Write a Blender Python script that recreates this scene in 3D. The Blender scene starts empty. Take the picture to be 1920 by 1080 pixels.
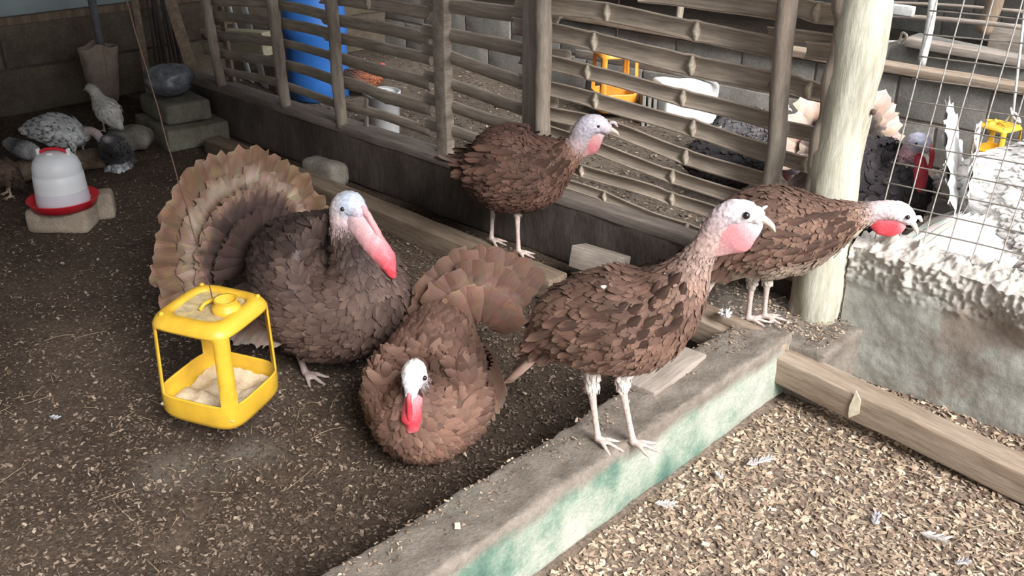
import bpy, math, random
import numpy as np
from math import *
from mathutils import Matrix, Vector, noise as mn
random.seed(5); rng = np.random.default_rng(5)
SC = bpy.context.scene; COL = SC.collection

# ------------------------------------------------------------------ camera, sky, sun, exposure
F = 1800.; CH = 1.7; PT = radians(25.5); YA = radians(45.9)
fh = np.array([-cos(YA), sin(YA), 0.]); RT = np.array([sin(YA), cos(YA), 0.])
FW = fh*cos(PT)+np.array([0, 0, -sin(PT)]); UPV = np.cross(RT, FW); CP = np.array([0, 0, CH])
UZ = np.array([0, 0, 1.])
def ray(x, y): return FW+RT*(x-960)/F-UPV*(y-540)/F
def atz(x, y, z=0.): d = ray(x, y); return CP+d*((z-CH)/d[2])
def aty(x, y, Y): d = ray(x, y); return CP+d*(Y/d[1])
def atx(x, y, X): d = ray(x, y); return CP+d*(X/d[0])
def atplane(x, y, P, n): d = ray(x, y); return CP+d*(((P-CP)@n)/(d@n))
def depth(p): return (np.asarray(p)-CP)@FW
cam = bpy.data.cameras.new('camera'); co = bpy.data.objects.new('camera', cam); COL.objects.link(co)
cam.sensor_width = 36; cam.lens = F/1920*36; cam.clip_start = .02; cam.clip_end = 200
co.matrix_world = Matrix(((RT[0], UPV[0], -FW[0], 0), (RT[1], UPV[1], -FW[1], 0), (RT[2], UPV[2], -FW[2], CH), (0, 0, 0, 1)))
SC.camera = co
w = bpy.data.worlds.new('overcast_sky'); SC.world = w; w.use_nodes = True
bg = w.node_tree.nodes['Background']; bg.inputs[0].default_value = (.97, .975, 1., 1); bg.inputs[1].default_value = 1.35
sl = bpy.data.lights.new('sun', 'SUN'); sl.energy = 5.2; sl.angle = radians(26); sl.color = (1, .965, .93)
so = bpy.data.objects.new('sun', sl); COL.objects.link(so)
sd = Vector((.80, -.22, .58)).normalized(); so.rotation_euler = sd.to_track_quat('Z', 'Y').to_euler(); so.location = (6, 4, 6)
vs = SC.view_settings; vs.view_transform = 'Standard'; vs.look = 'None'; vs.gamma = 1; vs.use_curve_mapping = False; vs.exposure = .35

# ------------------------------------------------------------------ materials
def nt(name):
    m = bpy.data.materials.new(name); m.use_nodes = True; t = m.node_tree; b = t.nodes['Principled BSDF']
    return m, t, b
def N(t, typ, **k):
    n = t.nodes.new(typ)
    for a, v in k.items():
        if a in n.inputs: n.inputs[a].default_value = v
        else: setattr(n, a, v)
    return n
def mapped(t, scale=(1, 1, 1), src='Object'):
    tc = N(t, 'ShaderNodeTexCoord'); mp = N(t, 'ShaderNodeMapping'); mp.inputs['Scale'].default_value = scale
    t.links.new(tc.outputs[src], mp.inputs[0]); return mp.outputs[0]
def ramp(t, fac, stops):
    r = N(t, 'ShaderNodeValToRGB'); cr = r.color_ramp
    while len(cr.elements) < len(stops): cr.elements.new(.5)
    for e, (p, c) in zip(cr.elements, stops): e.position = p; e.color = (*c, 1)
    t.links.new(fac, r.inputs[0]); return r.outputs[0]
def noise(t, vec, sc, det=5, rough=.6, dist=0):
    n = N(t, 'ShaderNodeTexNoise'); n.inputs['Scale'].default_value = sc; n.inputs['Detail'].default_value = det
    n.inputs['Roughness'].default_value = rough; n.inputs['Distortion'].default_value = dist
    t.links.new(vec, n.inputs['Vector']); return n.outputs[0]
def mix(t, a, b, fac, mode='MIX'):
    m = N(t, 'ShaderNodeMix', data_type='RGBA', blend_type=mode)
    for i, v in ((0, fac), (6, a), (7, b)):
        if isinstance(v, (int, float)): m.inputs[i].default_value = v
        elif isinstance(v, tuple): m.inputs[i].default_value = (*v, 1)
        else: t.links.new(v, m.inputs[i])
    return m.outputs[2]
def bump(t, b, h, strength=.5, dist=.01):
    n = N(t, 'ShaderNodeBump'); n.inputs['Strength'].default_value = strength; n.inputs['Distance'].default_value = dist
    t.links.new(h, n.inputs['Height']); t.links.new(n.outputs[0], b.inputs['Normal'])
def mat_rough(name, c1, c2, c3=None, sc=6, bs=60, bst=.6, bd=.006, rough=.9, stretch=(1, 1, 1)):
    m, t, b = nt(name); v = mapped(t, stretch)
    n1 = noise(t, v, sc, 6, .65); n2 = noise(t, v, bs, 6, .7)
    c = ramp(t, n1, [(.3, c1), (.5, c2), (.7, c3 or c2)])
    g = ramp(t, n2, [(.25, (.55,)*3), (.75, (1.25,)*3)])
    t.links.new(mix(t, c, g, .8, 'MULTIPLY'), b.inputs['Base Color']); b.inputs['Roughness'].default_value = rough
    b.inputs['Specular IOR Level'].default_value = .25
    bump(t, b, n2, bst, bd); return m
def mat_plain(name, c, rough=.5, spec=.4, var=.15, sc=20, alpha=None, trans=0):
    m, t, b = nt(name); v = mapped(t); n = noise(t, v, sc, 4)
    g = ramp(t, n, [(.3, tuple(x*(1-var) for x in c)), (.7, tuple(min(1, x*(1+var)) for x in c))])
    t.links.new(g, b.inputs['Base Color']); b.inputs['Roughness'].default_value = rough
    b.inputs['Specular IOR Level'].default_value = spec
    if trans: b.inputs['Transmission Weight'].default_value = trans
    return m
def mat_col(name, rough=.75, stretch=(1, 1, 1), ns=40, lo=.6, hi=1.25, bst=.3, bd=.003, src='Object', spec=.25, det=4, sss=0):
    m, t, b = nt(name); a = N(t, 'ShaderNodeAttribute', attribute_name='Col')
    v = mapped(t, stretch, src); n = noise(t, v, ns, det, .65); g = ramp(t, n, [(.28, (lo,)*3), (.72, (hi,)*3)])
    t.links.new(mix(t, a.outputs[0], g, 1., 'MULTIPLY'), b.inputs['Base Color']); b.inputs['Roughness'].default_value = rough
    b.inputs['Specular IOR Level'].default_value = spec
    if sss:
        b.inputs['Subsurface Weight'].default_value = sss; b.inputs['Subsurface Scale'].default_value = .01
        b.inputs['Subsurface Radius'].default_value = (1, .4, .3)
    bump(t, b, n, bst, bd); return m
M = {}
M['feather'] = mat_col('feather', .72, (26, 1.2, 1), 2.2, .62, 1.3, .45, .002, 'UV', .3)
M['skin'] = mat_col('bird_skin', .5, ns=170, lo=.72, hi=1.15, bst=.5, bd=.0025, spec=.4, sss=.12)
M['wood_col'] = mat_col('weathered_bamboo', .8, (1.2, 14, 14), 6, .6, 1.25, .4, .003)
M['chips'] = mat_col('wood_chips', .85, ns=90, lo=.7, hi=1.2, bst=.1)
M['post'] = mat_rough('peeled_pole_wood', (.18, .145, .115), (.34, .285, .235), (.45, .395, .33), 5, 26, .5, .006, stretch=(3, 3, .6))
M['post_pale'] = mat_rough('pale_lichen_wood', (.28, .25, .19), (.5, .49, .40), (.60, .60, .50), 4, 22, .6, .006, stretch=(3, 3, .5))
M['sawn'] = mat_rough('sawn_grey_timber', (.24, .20, .17), (.36, .31, .27), (.44, .39, .34), 3, 14, .3, .002, stretch=(1, 9, 9))
M['beam'] = mat_rough('dusty_timber', (.20, .145, .10), (.33, .26, .20), (.42, .35, .28), 3, 14, .5, .004, stretch=(.8, 7, 7))
M['beam_dark'] = mat_rough('old_dark_timber', (.12, .085, .06), (.20, .15, .11), (.27, .21, .16), 3, 14, .5, .004, stretch=(.8, 7, 7))
M['rail'] = mat_rough('grey_rail_timber', (.15, .125, .11), (.24, .205, .18), (.32, .28, .25), 3, 16, .4, .003, stretch=(.8, 9, 9))
M['board'] = mat_rough('brown_board', (.14, .10, .07), (.22, .165, .12), (.30, .23, .17), 3, 14, .3, .002, stretch=(7, 7, .7))
M['block'] = mat_rough('concrete_block', (.17, .165, .15), (.26, .25, .23), (.33, .32, .29), 5, 90, .5, .004)
M['block_brown'] = mat_rough('stained_block', (.085, .062, .045), (.15, .12, .09), (.19, .17, .13), 3.5, 60, .6, .006)
M['mortar'] = mat_rough('mortar', (.16, .13, .11), (.25, .22, .19), None, 8, 70, .8, .006)
M['stone'] = mat_rough('grey_stone', (.17, .155, .13), (.27, .25, .215), (.34, .31, .27), 7, 60, .7, .006)
M['brick'] = mat_rough('sandy_brick', (.25, .20, .16), (.36, .30, .24), (.42, .36, .29), 9, 90, .5, .004)
M['pedestal'] = mat_rough('mossy_concrete', (.12, .11, .085), (.19, .18, .14), (.25, .25, .19), 5, 60, .5, .004)
M['dark_wall'] = mat_rough('smoke_dark_plaster', (.055, .042, .036), (.095, .076, .066), (.15, .125, .11), 4, 40, .7, .006, stretch=(1, 1, .35))
M['yellow'] = mat_plain('yellow_plastic', (.66, .40, .035), .42, .5, .14, 14)
M['worn'] = mat_rough('worn_yellow_plastic', (.42, .33, .20), (.52, .42, .24), (.62, .42, .10), 18, 60, .3, .002, .7)
M['orange'] = mat_plain('orange_plastic', (.78, .32, .04), .45, .5, .12, 14)
M['feed'] = mat_rough('feed_dust', (.50, .40, .27), (.62, .51, .36), (.68, .58, .43), 12, 200, .6, .003)
M['red'] = mat_plain('red_plastic', (.62, .02, .035), .4, .5, .08)
M['jar'] = mat_plain('milky_plastic', (.76, .79, .84), .4, .5, .04, 8)
M['jar_low'] = mat_plain('milky_plastic_water', (.60, .60, .68), .4, .5, .04, 8)
M['white_plastic'] = mat_plain('white_plastic', (.80, .82, .84), .45, .5, .05, 8)
M['blue'] = mat_plain('blue_plastic', (.035, .17, .56), .4, .5, .12, 5)
M['wire'] = mat_plain('grey_wire', (.22, .20, .18), .6, .5, .2, 60)
M['wire_light'] = mat_plain('galvanised_wire', (.40, .38, .36), .5, .5, .25, 60)
M['rust'] = mat_plain('rusty_wire', (.09, .055, .04), .8, .3, .2, 60)
M['black'] = mat_plain('eye_black', (.01, .008, .008), .12, .6, 0)
M['horn'] = mat_plain('beak_horn', (.60, .52, .44), .4, .4, .12, 90)
M['metal_dark'] = mat_rough('dark_steel', (.08, .08, .085), (.14, .145, .155), (.22, .225, .235), 9, 60, .2, .002, .6)
M['bar_dark'] = mat_rough('dark_bar', (.035, .028, .026), (.06, .05, .045), None, 9, 60, .2, .002, .7)
M['sheet'] = mat_plain('grey_green_sheet', (.30, .37, .38), .5, .4, .12, 4)
M['sack'] = mat_rough('dusty_sack', (.26, .19, .15), (.37, .29, .235), (.44, .36, .30), 9, 150, .4, .003)
M['bag'] = mat_plain('clear_grey_polythene', (.17, .18, .21), .25, .6, .35, 25)
M['white_block'] = mat_rough('white_foam', (.68, .70, .68), (.78, .79, .77), (.82, .83, .81), 8, 120, .4, .004)
M['roof'] = mat_rough('roof_sheet', (.30, .29, .28), (.38, .37, .36), None, 2, 30, .1, .001)
M['plaster_white'] = mat_rough('pale_wood', (.55, .56, .55), (.68, .70, .70), None, 5, 40, .2, .002)
M['pale_board'] = mat_rough('pale_board', (.36, .32, .22), (.5, .46, .33), (.56, .52, .4), 3, 16, .2, .002, stretch=(.7, 8, 8))
M['splinter'] = mat_rough('fresh_splinter', (.66, .60, .45), (.78, .72, .56), None, 12, 60, .2, .002)

# floor materials
def mat_litter(name, c1, c2, c3, patch=None, patches=()):
    m, t, b = nt(name); v = mapped(t)
    big = noise(t, v, 1.6, 4, .6); fine = noise(t, v, 75, 6, .75); med = noise(t, v, 14, 5, .6)
    c = ramp(t, big, [(.3, c1), (.52, c2), (.72, c3)])
    g = ramp(t, fine, [(.3, (.35,)*3), (.52, (.95,)*3), (.72, (1.9,)*3)])
    c = mix(t, c, g, .85, 'MULTIPLY'); c = mix(t, c, ramp(t, med, [(.3, (.7,)*3), (.7, (1.2,)*3)]), .7, 'MULTIPLY')
    if patch:
        dn = noise(t, v, 7, 3)
        for (px, py, rr) in patches:
            sx = N(t, 'ShaderNodeVectorMath', operation='DISTANCE'); t.links.new(v, sx.inputs[0]); sx.inputs[1].default_value = (px, py, 0)
            ad = N(t, 'ShaderNodeMath', operation='MULTIPLY_ADD'); ad.inputs[1].default_value = rr*.9; t.links.new(dn, ad.inputs[0]); t.links.new(sx.outputs['Value'], ad.inputs[2])
            fac = ramp(t, ad.outputs[0], [(min(.95, rr*.7), (.75,)*3), (min(.99, rr*1.7), (0,)*3)])
            pc = mix(t, patch, ramp(t, fine, [(.3, (.75,)*3), (.7, (1.2,)*3)]), 1., 'MULTIPLY')
            c = mix(t, c, pc, fac)
    t.links.new(c, b.inputs['Base Color']); b.inputs['Roughness'].default_value = .95; b.inputs['Specular IOR Level'].default_value = .15
    bump(t, b, fine, .9, .012); return m
pA = atz(330, 880); pB = atz(470, 850)
M['litter'] = mat_litter('dark_litter', (.060, .043, .033), (.10, .073, .055), (.15, .112, .085), (.19, .165, .14), [(pA[0], pA[1], .13), (pB[0], pB[1], .10)])
M['litter_pale'] = mat_litter('pale_litter', (.24, .18, .14), (.34, .265, .21), (.42, .34, .275))
M['litter_back'] = mat_litter('back_litter', (.10, .08, .065), (.16, .13, .105), (.21, .175, .14))

def mat_cement(name):
    m, t, b = nt(name); v = mapped(t)
    n1 = noise(t, v, 2.6, 5, .55, .6); n2 = noise(t, v, 60, 6, .7); n3 = noise(t, v, 9, 5)
    c = ramp(t, n1, [(.36, (.31, .265, .225)), (.46, (.33, .295, .26)), (.5, (.36, .365, .33)), (.62, (.44, .45, .41))])
    c = mix(t, c, ramp(t, n3, [(.3, (.8,)*3), (.7, (1.15,)*3)]), .8, 'MULTIPLY')
    c = mix(t, c, ramp(t, n2, [(.3, (.82,)*3), (.7, (1.12,)*3)]), .8, 'MULTIPLY')
    sp = N(t, 'ShaderNodeSeparateXYZ'); tc = N(t, 'ShaderNodeTexCoord'); t.links.new(tc.outputs['Object'], sp.inputs[0])
    a = N(t, 'ShaderNodeMath', operation='MULTIPLY_ADD'); a.inputs[1].default_value = .16; t.links.new(n3, a.inputs[0]); t.links.new(sp.outputs[2], a.inputs[2])
    c = mix(t, c, mix(t, (.55, .52, .48), ramp(t, n2, [(.3, (.7,)*3), (.7, (1.15,)*3)]), 1., 'MULTIPLY'), ramp(t, a.outputs[0], [(.44, (0,)*3), (.50, (.9,)*3)]))
    t.links.new(c, b.inputs['Base Color']); b.inputs['Roughness'].default_value = .92; b.inputs['Specular IOR Level'].default_value = .2
    bump(t, b, n2, .5, .006); return m
M['cement'] = mat_cement('rendered_cement')
def mat_green():
    m, t, b = nt('green_stained_concrete'); v = mapped(t, (1, 1, 1)); n1 = noise(t, v, 4.2, 5, .6); n2 = noise(t, v, 85, 6, .7)
    green = ramp(t, n1, [(.32, (.09, .17, .14)), (.42, (.18, .28, .22)), (.52, (.36, .42, .35)), (.66, (.52, .53, .47))])
    top = ramp(t, noise(t, v, 16, 5), [(.3, (.20, .17, .14)), (.7, (.32, .28, .245))])
    sp = N(t, 'ShaderNodeSeparateXYZ'); tc = N(t, 'ShaderNodeTexCoord'); t.links.new(tc.outputs['Object'], sp.inputs[0])
    a = N(t, 'ShaderNodeMath', operation='MULTIPLY_ADD'); a.inputs[1].default_value = .10; t.links.new(n1, a.inputs[0]); t.links.new(sp.outputs[2], a.inputs[2])
    fac = ramp(t, a.outputs[0], [(.215, (0,)*3), (.25, (1,)*3)])
    c = mix(t, green, top, fac)
    c = mix(t, c, ramp(t, n2, [(.3, (.75,)*3), (.7, (1.15,)*3)]), .9, 'MULTIPLY')
    t.links.new(c, b.inputs['Base Color']); b.inputs['Roughness'].default_value = .92; b.inputs['Specular IOR Level'].default_value = .2
    bump(t, b, n2, .8, .008); return m
M['green'] = mat_green()

# ------------------------------------------------------------------ mesh helpers
def link(name, V, Fc, mat, parent=None, origin=None, Mx=None, cols=None, uvs=None, smooth=True):
    """V world coords (origin given or parent's), or local coords with matrix Mx"""
    me = bpy.data.meshes.new(name); V = np.asarray(V, float)
    pl = np.array(parent.location) if parent is not None else None
    o = bpy.data.objects.new(name, me)
    if Mx is None:
        og = pl if parent is not None else (np.array(origin) if origin is not None else np.array([(V[:, 0].min()+V[:, 0].max())/2, (V[:, 1].min()+V[:, 1].max())/2, V[:, 2].min()]))
        V = V-og
        if parent is None: o.location = og
    else:
        mm = Mx.copy()
        if parent is not None: mm = Matrix.Translation(-Vector(pl)) @ mm
        o.matrix_basis = mm
    if isinstance(Fc, np.ndarray):
        nf, k = Fc.shape; me.vertices.add(len(V)); me.vertices.foreach_set('co', V.astype(np.float32).ravel())
        me.loops.add(nf*k); me.loops.foreach_set('vertex_index', Fc.astype(np.int32).ravel())
        me.polygons.add(nf); me.polygons.foreach_set('loop_start', np.arange(0, nf*k, k, dtype=np.int32))
        me.update(calc_edges=True)
    else: me.from_pydata([tuple(v) for v in V], [], [tuple(f) for f in Fc]); me.update()
    if smooth: me.polygons.foreach_set('use_smooth', np.ones(len(me.polygons), bool))
    if cols is not None:
        a = me.color_attributes.new('Col', 'FLOAT_COLOR', 'POINT'); c = np.ones((len(V), 4), np.float32); c[:, :3] = cols; a.data.foreach_set('color', c.ravel())
    if uvs is not None:
        ul = me.uv_layers.new(name='UVMap'); li = np.zeros(len(me.loops), np.int32); me.loops.foreach_get('vertex_index', li)
        ul.data.foreach_set('uv', np.asarray(uvs, np.float32)[li].ravel())
    if mat is not None: me.materials.append(mat)
    COL.objects.link(o)
    if parent is not None: o.parent = parent
    return o
def tag(o, label=None, cat=None, group=None, kind=None):
    if label: o['label'] = label
    if cat: o['category'] = cat
    if group: o['group'] = group
    if kind: o['kind'] = kind
    return o
def thing(name, loc, label, cat, group=None):
    o = bpy.data.objects.new(name, None); o.empty_display_size = .05; o.location = [float(x) for x in loc]; COL.objects.link(o); return tag(o, label, cat, group)
def join(parts):
    Vs, Fs, k = [], [], 0
    for V, Fc in parts:
        Vs.append(np.asarray(V)); Fs += [tuple(i+k for i in f) for f in Fc]; k += len(V)
    return np.vstack(Vs), Fs
def catmull(P, n):
    P = np.asarray(P, float); Q = np.vstack([2*P[0]-P[1], P, 2*P[-1]-P[-2]]); out = []
    for i in range(len(P)-1):
        a, b, c, d = Q[i:i+4]
        for k in range(n):
            t = k/n; out.append(.5*((2*b)+(-a+c)*t+(2*a-5*b+4*c-d)*t*t+(-a+3*b-3*c+d)*t**3))
    out.append(P[-1]); return np.array(out)
def tube(P, R, n=10, lat=None, ls=1., cap=True):
    """swept ellipse; R radii; lat fixed lateral vector, ls lateral scale"""
    P = np.asarray(P, float); R = np.broadcast_to(np.asarray(R, float), (len(P),)); ls = np.broadcast_to(np.asarray(ls, float), (len(P),))
    T = np.gradient(P, axis=0); T /= np.linalg.norm(T, axis=1)[:, None]+1e-12
    V = []; L = None
    for i in range(len(P)):
        if lat is not None: L = np.asarray(lat, float); L = L-T[i]*(L@T[i])
        elif L is None: a = np.array([0, 0, 1.]) if abs(T[i][2]) < .9 else np.array([1., 0, 0]); L = np.cross(T[i], a)
        else: L = L-T[i]*(L@T[i])
        L = L/np.linalg.norm(L); Nn = np.cross(L, T[i])
        th = np.arange(n)*2*pi/n
        V.append(P[i]+R[i]*(np.cos(th)[:, None]*L*ls[i]+np.sin(th)[:, None]*Nn))
    V = np.vstack(V); Fc = []
    for i in range(len(P)-1):
        for k in range(n):
            a = i*n+k; b = i*n+(k+1) % n; Fc.append((a, b, b+n, a+n))
    if cap:
        V = np.vstack([V, P[0], P[-1]]); c0 = len(V)-2; m = (len(P)-1)*n
        for k in range(n): Fc.append((c0, (k+1) % n, k)); Fc.append((c0+1, m+k, m+(k+1) % n))
    return V, Fc
def rbox(sx, sy, sz, r=.01, seg=(2, 2, 2), amp=0., ns=8., seed=0.):
    """rounded box centred in xy, base z=0"""
    h = np.array([sx, sy, sz])/2; r = min(r, *(h*.98)); ax = []
    for i in range(3):
        inner = np.linspace(-h[i]+r, h[i]-r, seg[i]+1); ax.append(np.concatenate([[-h[i], -h[i]+r*.35], inner, [h[i]-r*.35, h[i]]]))
    idx = {}; V = []; Fc = []
    def vid(p):
        k = tuple(np.round(p, 5))
        if k not in idx:
            idx[k] = len(V); q = np.clip(p, -h+r, h-r); d = p-q; l = np.linalg.norm(d)
            V.append(q+d/l*r if l > 1e-9 else p)
        return idx[k]
    for a in range(3):
        u, v = (a+1) % 3, (a+2) % 3
        for s in (-1, 1):
            for i in range(len(ax[u])-1):
                for j in range(len(ax[v])-1):
                    q = []
                    for (ii, jj) in ((i, j), (i+1, j), (i+1, j+1), (i, j+1)):
                        p = np.zeros(3); p[a] = s*h[a]; p[u] = ax[u][ii]; p[v] = ax[v][jj]; q.append(vid(p))
                    Fc.append(tuple(q if s > 0 else q[::-1]))
    V = np.array(V)
    if amp:
        for i, p in enumerate(V):
            nv = mn.noise_vector(Vector(p*ns)+Vector((seed*7.3, seed*3.1, seed))); V[i] = p+amp*np.array(nv)
    V[:, 2] += h[2]; return V, Fc
def frame(p, x, up=(0, 0, 1)):
    """matrix with local X along x"""
    x = Vector(x).normalized(); y = Vector(up).cross(x).normalized(); z = x.cross(y)
    return Matrix(((x[0], y[0], z[0], p[0]), (x[1], y[1], z[1], p[1]), (x[2], y[2], z[2], p[2]), (0, 0, 0, 1)))
def beam(name, p0, p1, wid, hgt, mat, parent=None, r=.006, amp=.003, up=(0, 0, 1), seg=None, ns=6, seed=1.):
    """timber whose BOTTOM centreline runs p0->p1"""
    p0 = np.array(p0, float); p1 = np.array(p1, float); L = np.linalg.norm(p1-p0)
    V, Fc = rbox(L, wid, hgt, r, (seg or max(2, int(L/.06)), 2, 2), amp, ns, seed)
    return link(name, V, Fc, mat, parent, Mx=frame((p0+p1)/2, p1-p0, up))
def rotz(a, p): return Matrix.Translation(Vector(p)) @ Matrix.Rotation(a, 4, 'Z')
def lathe(prof, n=32, c=(0, 0, 0)):
    V = []; Fc = []
    for (r, z) in prof:
        for k in range(n): th = 2*pi*k/n; V.append((c[0]+r*cos(th), c[1]+r*sin(th), c[2]+z))
    for i in range(len(prof)-1):
        for k in range(n): a = i*n+k; b = i*n+(k+1) % n; Fc.append((a, b, b+n, a+n))
    return np.array(V), Fc
def sphere(c, r, n=12):
    prof = [(max(1e-4, r*sin(pi*i/n)), -r*cos(pi*i/n)) for i in range(n+1)]; return lathe(prof, n*2, c)
def grid(nx, ny, fn):
    V = np.array([fn(i/(nx-1), j/(ny-1)) for i in range(nx) for j in range(ny)]); I = np.arange(nx*ny).reshape(nx, ny)
    Fc = np.stack([I[:-1, :-1], I[1:, :-1], I[1:, 1:], I[:-1, 1:]], -1).reshape(-1, 4); return V, Fc
def nz(x, y, z=0, s=1.): return mn.noise(Vector((x*s, y*s, z*s)))
def fb(x, y, z=0, s=1.): return mn.fractal(Vector((x*s, y*s, z*s)), 1., 2., 4)

# ------------------------------------------------------------------ setting
YF = 2.90            # fence / front block wall line
YB = 5.30            # wall of the neighbouring pen
XL = -6.65
crk = [atz(*p)[:2] for p in ((300, 1045), (400, 915), (425, 850))]
def floor_h(x, y):
    h = .012*fb(x, y, 0, 2.2)+.004*nz(x, y, 3, 14)
    # a trodden step in the litter, front left
    for a, b in zip(crk[:-1], crk[1:]):
        d = b-a; L = np.linalg.norm(d); t = ((x-a[0])*d[0]+(y-a[1])*d[1])/L/L
        s = ((x-a[0])*d[1]-(y-a[1])*d[0])/L
        if -.05 < t < 1.05 and abs(s) < .14: h += -.022*(1-abs(s)/.14) if s > 0 else .008*(1-abs(s)/.14)
    return h
def floor_patch(x0, x1, y0, y1, st, mat, z=0., fn=floor_h):
    nx = int((x1-x0)/st)+1; ny = int((y1-y0)/st)+1
    V, Fc = grid(nx, ny, lambda u, v: (x0+(x1-x0)*u, y0+(y1-y0)*v, z+fn(x0+(x1-x0)*u, y0+(y1-y0)*v)))
    return tag(link('floor', V, Fc, mat, origin=(0, 0, 0)), kind='structure')
floor_patch(-6.7, -1.40, -1.5, 2.95, .03, M['litter'])
floor_patch(-1.32, 2.2, -1.5, 2.95, .03, M['litter_pale'])
floor_patch(-9.5, 3., 2.93, 10., .08, M['litter_back'])

# low divider wall (green stained)
def rough_wall(name, x0, x1, y0, y1, h, mat, st=.025, amp=.006, topamp=.012, seed=0, tilt=0):
    sx, sy = x1-x0, y1-y0
    V, Fc = rbox(sx, sy, h, .014, (max(3, int(sx/st)), max(3, int(sy/st)), max(3, int(h/st))))
    V[:, 0] += (x0+x1)/2; V[:, 1] += (y0+y1)/2
    for i, p in enumerate(V):
        nv = mn.noise_vector(Vector(p*9)+Vector((seed, 0, 0))); n2 = mn.noise_vector(Vector(p*34))
        k = amp if p[2] < h-.02 else topamp
        V[i] = p+k*.6*np.array(nv)+k*.5*np.array(n2)
        if tilt: V[i][2] += tilt*p[2]/h*(p[0]-x0)/sx
    return link(name, V, Fc, mat, origin=(0, 0, 0))
tag(rough_wall('wall_divider', -1.46, -1.26, -.6, 2.62, .20, M['green'],   .02, .007, .014, tilt=.025), kind='structure')
# concrete slab corner at the foot of the big post
tag(rough_wall('trim_1', -1.80, -1.14, 2.60, 2.93, .19, M['mortar'], .02, .01, .018, 4), kind='structure')
# dark low wall that carries the lattice
tag(rough_wall('wall_fence', -6.0, -1.36, YF, YF+.14, .27, M['dark_wall'], .03, .006, .008, 2), kind='structure')
# cement wall on the right with crumbly mortar on top
def cement_wall():
    x0, x1, y0, y1, h = -1.22, .9, YF-.03, YF+.13, .47
    parts = []
    def face(u, v):
        x = x0+(x1-x0)*u; z = h*v; d = .010*fb(x, z, 0, 5)+.012*nz(x, z, 0, 2)
        if v > .68:
            k = min(1, (v-.68)/.2); d += k*(.030*max(0, fb(x, z, 5, 13))+.013*nz(x, z, 5, 36)+.014*nz(x, z, 8, 75)+.008)
        lump = max(0, 1-((x+.62)**2*60+(z-.42)**2*60)); d += .03*lump
        # missing notch by the old render edge
        return (x, y0-d, z+(.010*fb(x, 3, 0, 12) if v > .9 else 0))
    V1, F1 = grid(420, 100, face)
    def top(u, v):
        x = x0+(x1-x0)*u; e = face(u, 1.); y = e[1]+(y1-e[1])*v; k = sin(pi*min(1, v*1.0))
        return (x, y, e[2]+k*(.018+.035*fb(x, y, 1, 14)+.014*nz(x, y, 1, 40)+.012*nz(x, y, 1, 80)))
    V2, F2 = grid(420, 30, top)
    V3, F3 = grid(4, 4, lambda u, v: (x0, y1-(y1-y0)*u, h*v))
    V4, F4 = grid(4, 4, lambda u, v: (x0+(x1-x0)*u, y1, h*(1-v)))
    k = 0; Vs = []; Fs = []
    for V, Fc in ((V1, F1), (V2, F2), (V3, F3), (V4, F4)): Vs.append(V); Fs.append(Fc+k); k += len(V)
    return tag(link('wall_front', np.vstack(Vs), np.vstack(Fs), M['cement'], origin=(0, 0, 0)), kind='structure')
cement_wall()

# block walls: mortar core + each block proud of it
def block_wall(name, p0, p1, z0, h, th, rows, bl, mat, core, face=-1, kindtag='structure', seed=0, bh=None, jitter=.004):
    p0 = np.array([*p0, z0]); p1 = np.array([*p1, z0]); L = np.linalg.norm(p1-p0); bh = bh or h/rows
    V, Fc = rbox(L, th-.02, h, .004, (3, 1, 1)); root = link(name, V, Fc, core, Mx=frame((p0+p1)/2, p1-p0)); tag(root, kind=kindtag)
    Mx = root.matrix_basis.copy(); rr = random.Random(seed); base = {}
    for r in range(rows):
        x = -L/2-(bl/2 if r % 2 else 0)
        while x < L/2:
            a = max(x, -L/2); b = min(x+bl, L/2)
            if b-a > .06:
                key = (round(b-a, 2), r % 2)
                if key not in base:
                    V, Fc = rbox(b-a-.014, th, bh-.014, .008, (4, 1, 2), .005, 7, rr.random()*9)
                    me = bpy.data.meshes.new('block'); me.from_pydata([tuple(v) for v in V], [], Fc); me.polygons.foreach_set('use_smooth', [True]*len(me.polygons)); me.materials.append(mat); base[key] = me
                o = bpy.data.objects.new('block', base[key]); COL.objects.link(o); o.parent = root
                o.location = ((a+b)/2, rr.uniform(-jitter, jitter), r*bh+.007)
            x += bl
    return root
block_wall('wall_left', (XL-.07, -1.5), (XL-.07, YB), 0, .60, .14, 2, 1.05, M['block_brown'], M['dark_wall'], seed=3)
block_wall('wall_back', (-9.4, YB+.07), (2.6, YB+.07), 0, .48, .14, 2, .50, M['block'], M['mortar'], seed=4)
block_wall('wall_far', (-9.4, 9.2), (3., 9.2), 0, 1.6, .14, 7, .5, M['block'], M['mortar'], seed=5)

# sheet metal above the left wall with its timber sill
def corrugated(x0, y0, x1, y1, z0, z1, pitch=.11, amp=.008, n=240):
    d = np.array([x1-x0, y1-y0]); L = np.linalg.norm(d); d /= L; nn = np.array([-d[1], d[0]])
    def fn(u, v):
        s = u*L; k = (s/pitch) % 1; a = amp if k < .16 else (0 if k > .26 and k < .9 else amp*.5)
        p = np.array([x0, y0])+d*s+nn*a; return (p[0], p[1], z0+(z1-z0)*v)
    return grid(n, 2, fn)
V, Fc = corrugated(XL-.06, -1.5, XL-.06, 5.2, .62, 2.45)
tag(link('wall_cladding', V, Fc, M['sheet'], origin=(0, 0, 0)), kind='structure')
tag(beam('trim_2', (XL-.02, -1.5, .575), (XL-.02, 5.2, .575), .07, .05, M['board'], amp=.002), kind='structure')
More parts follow.
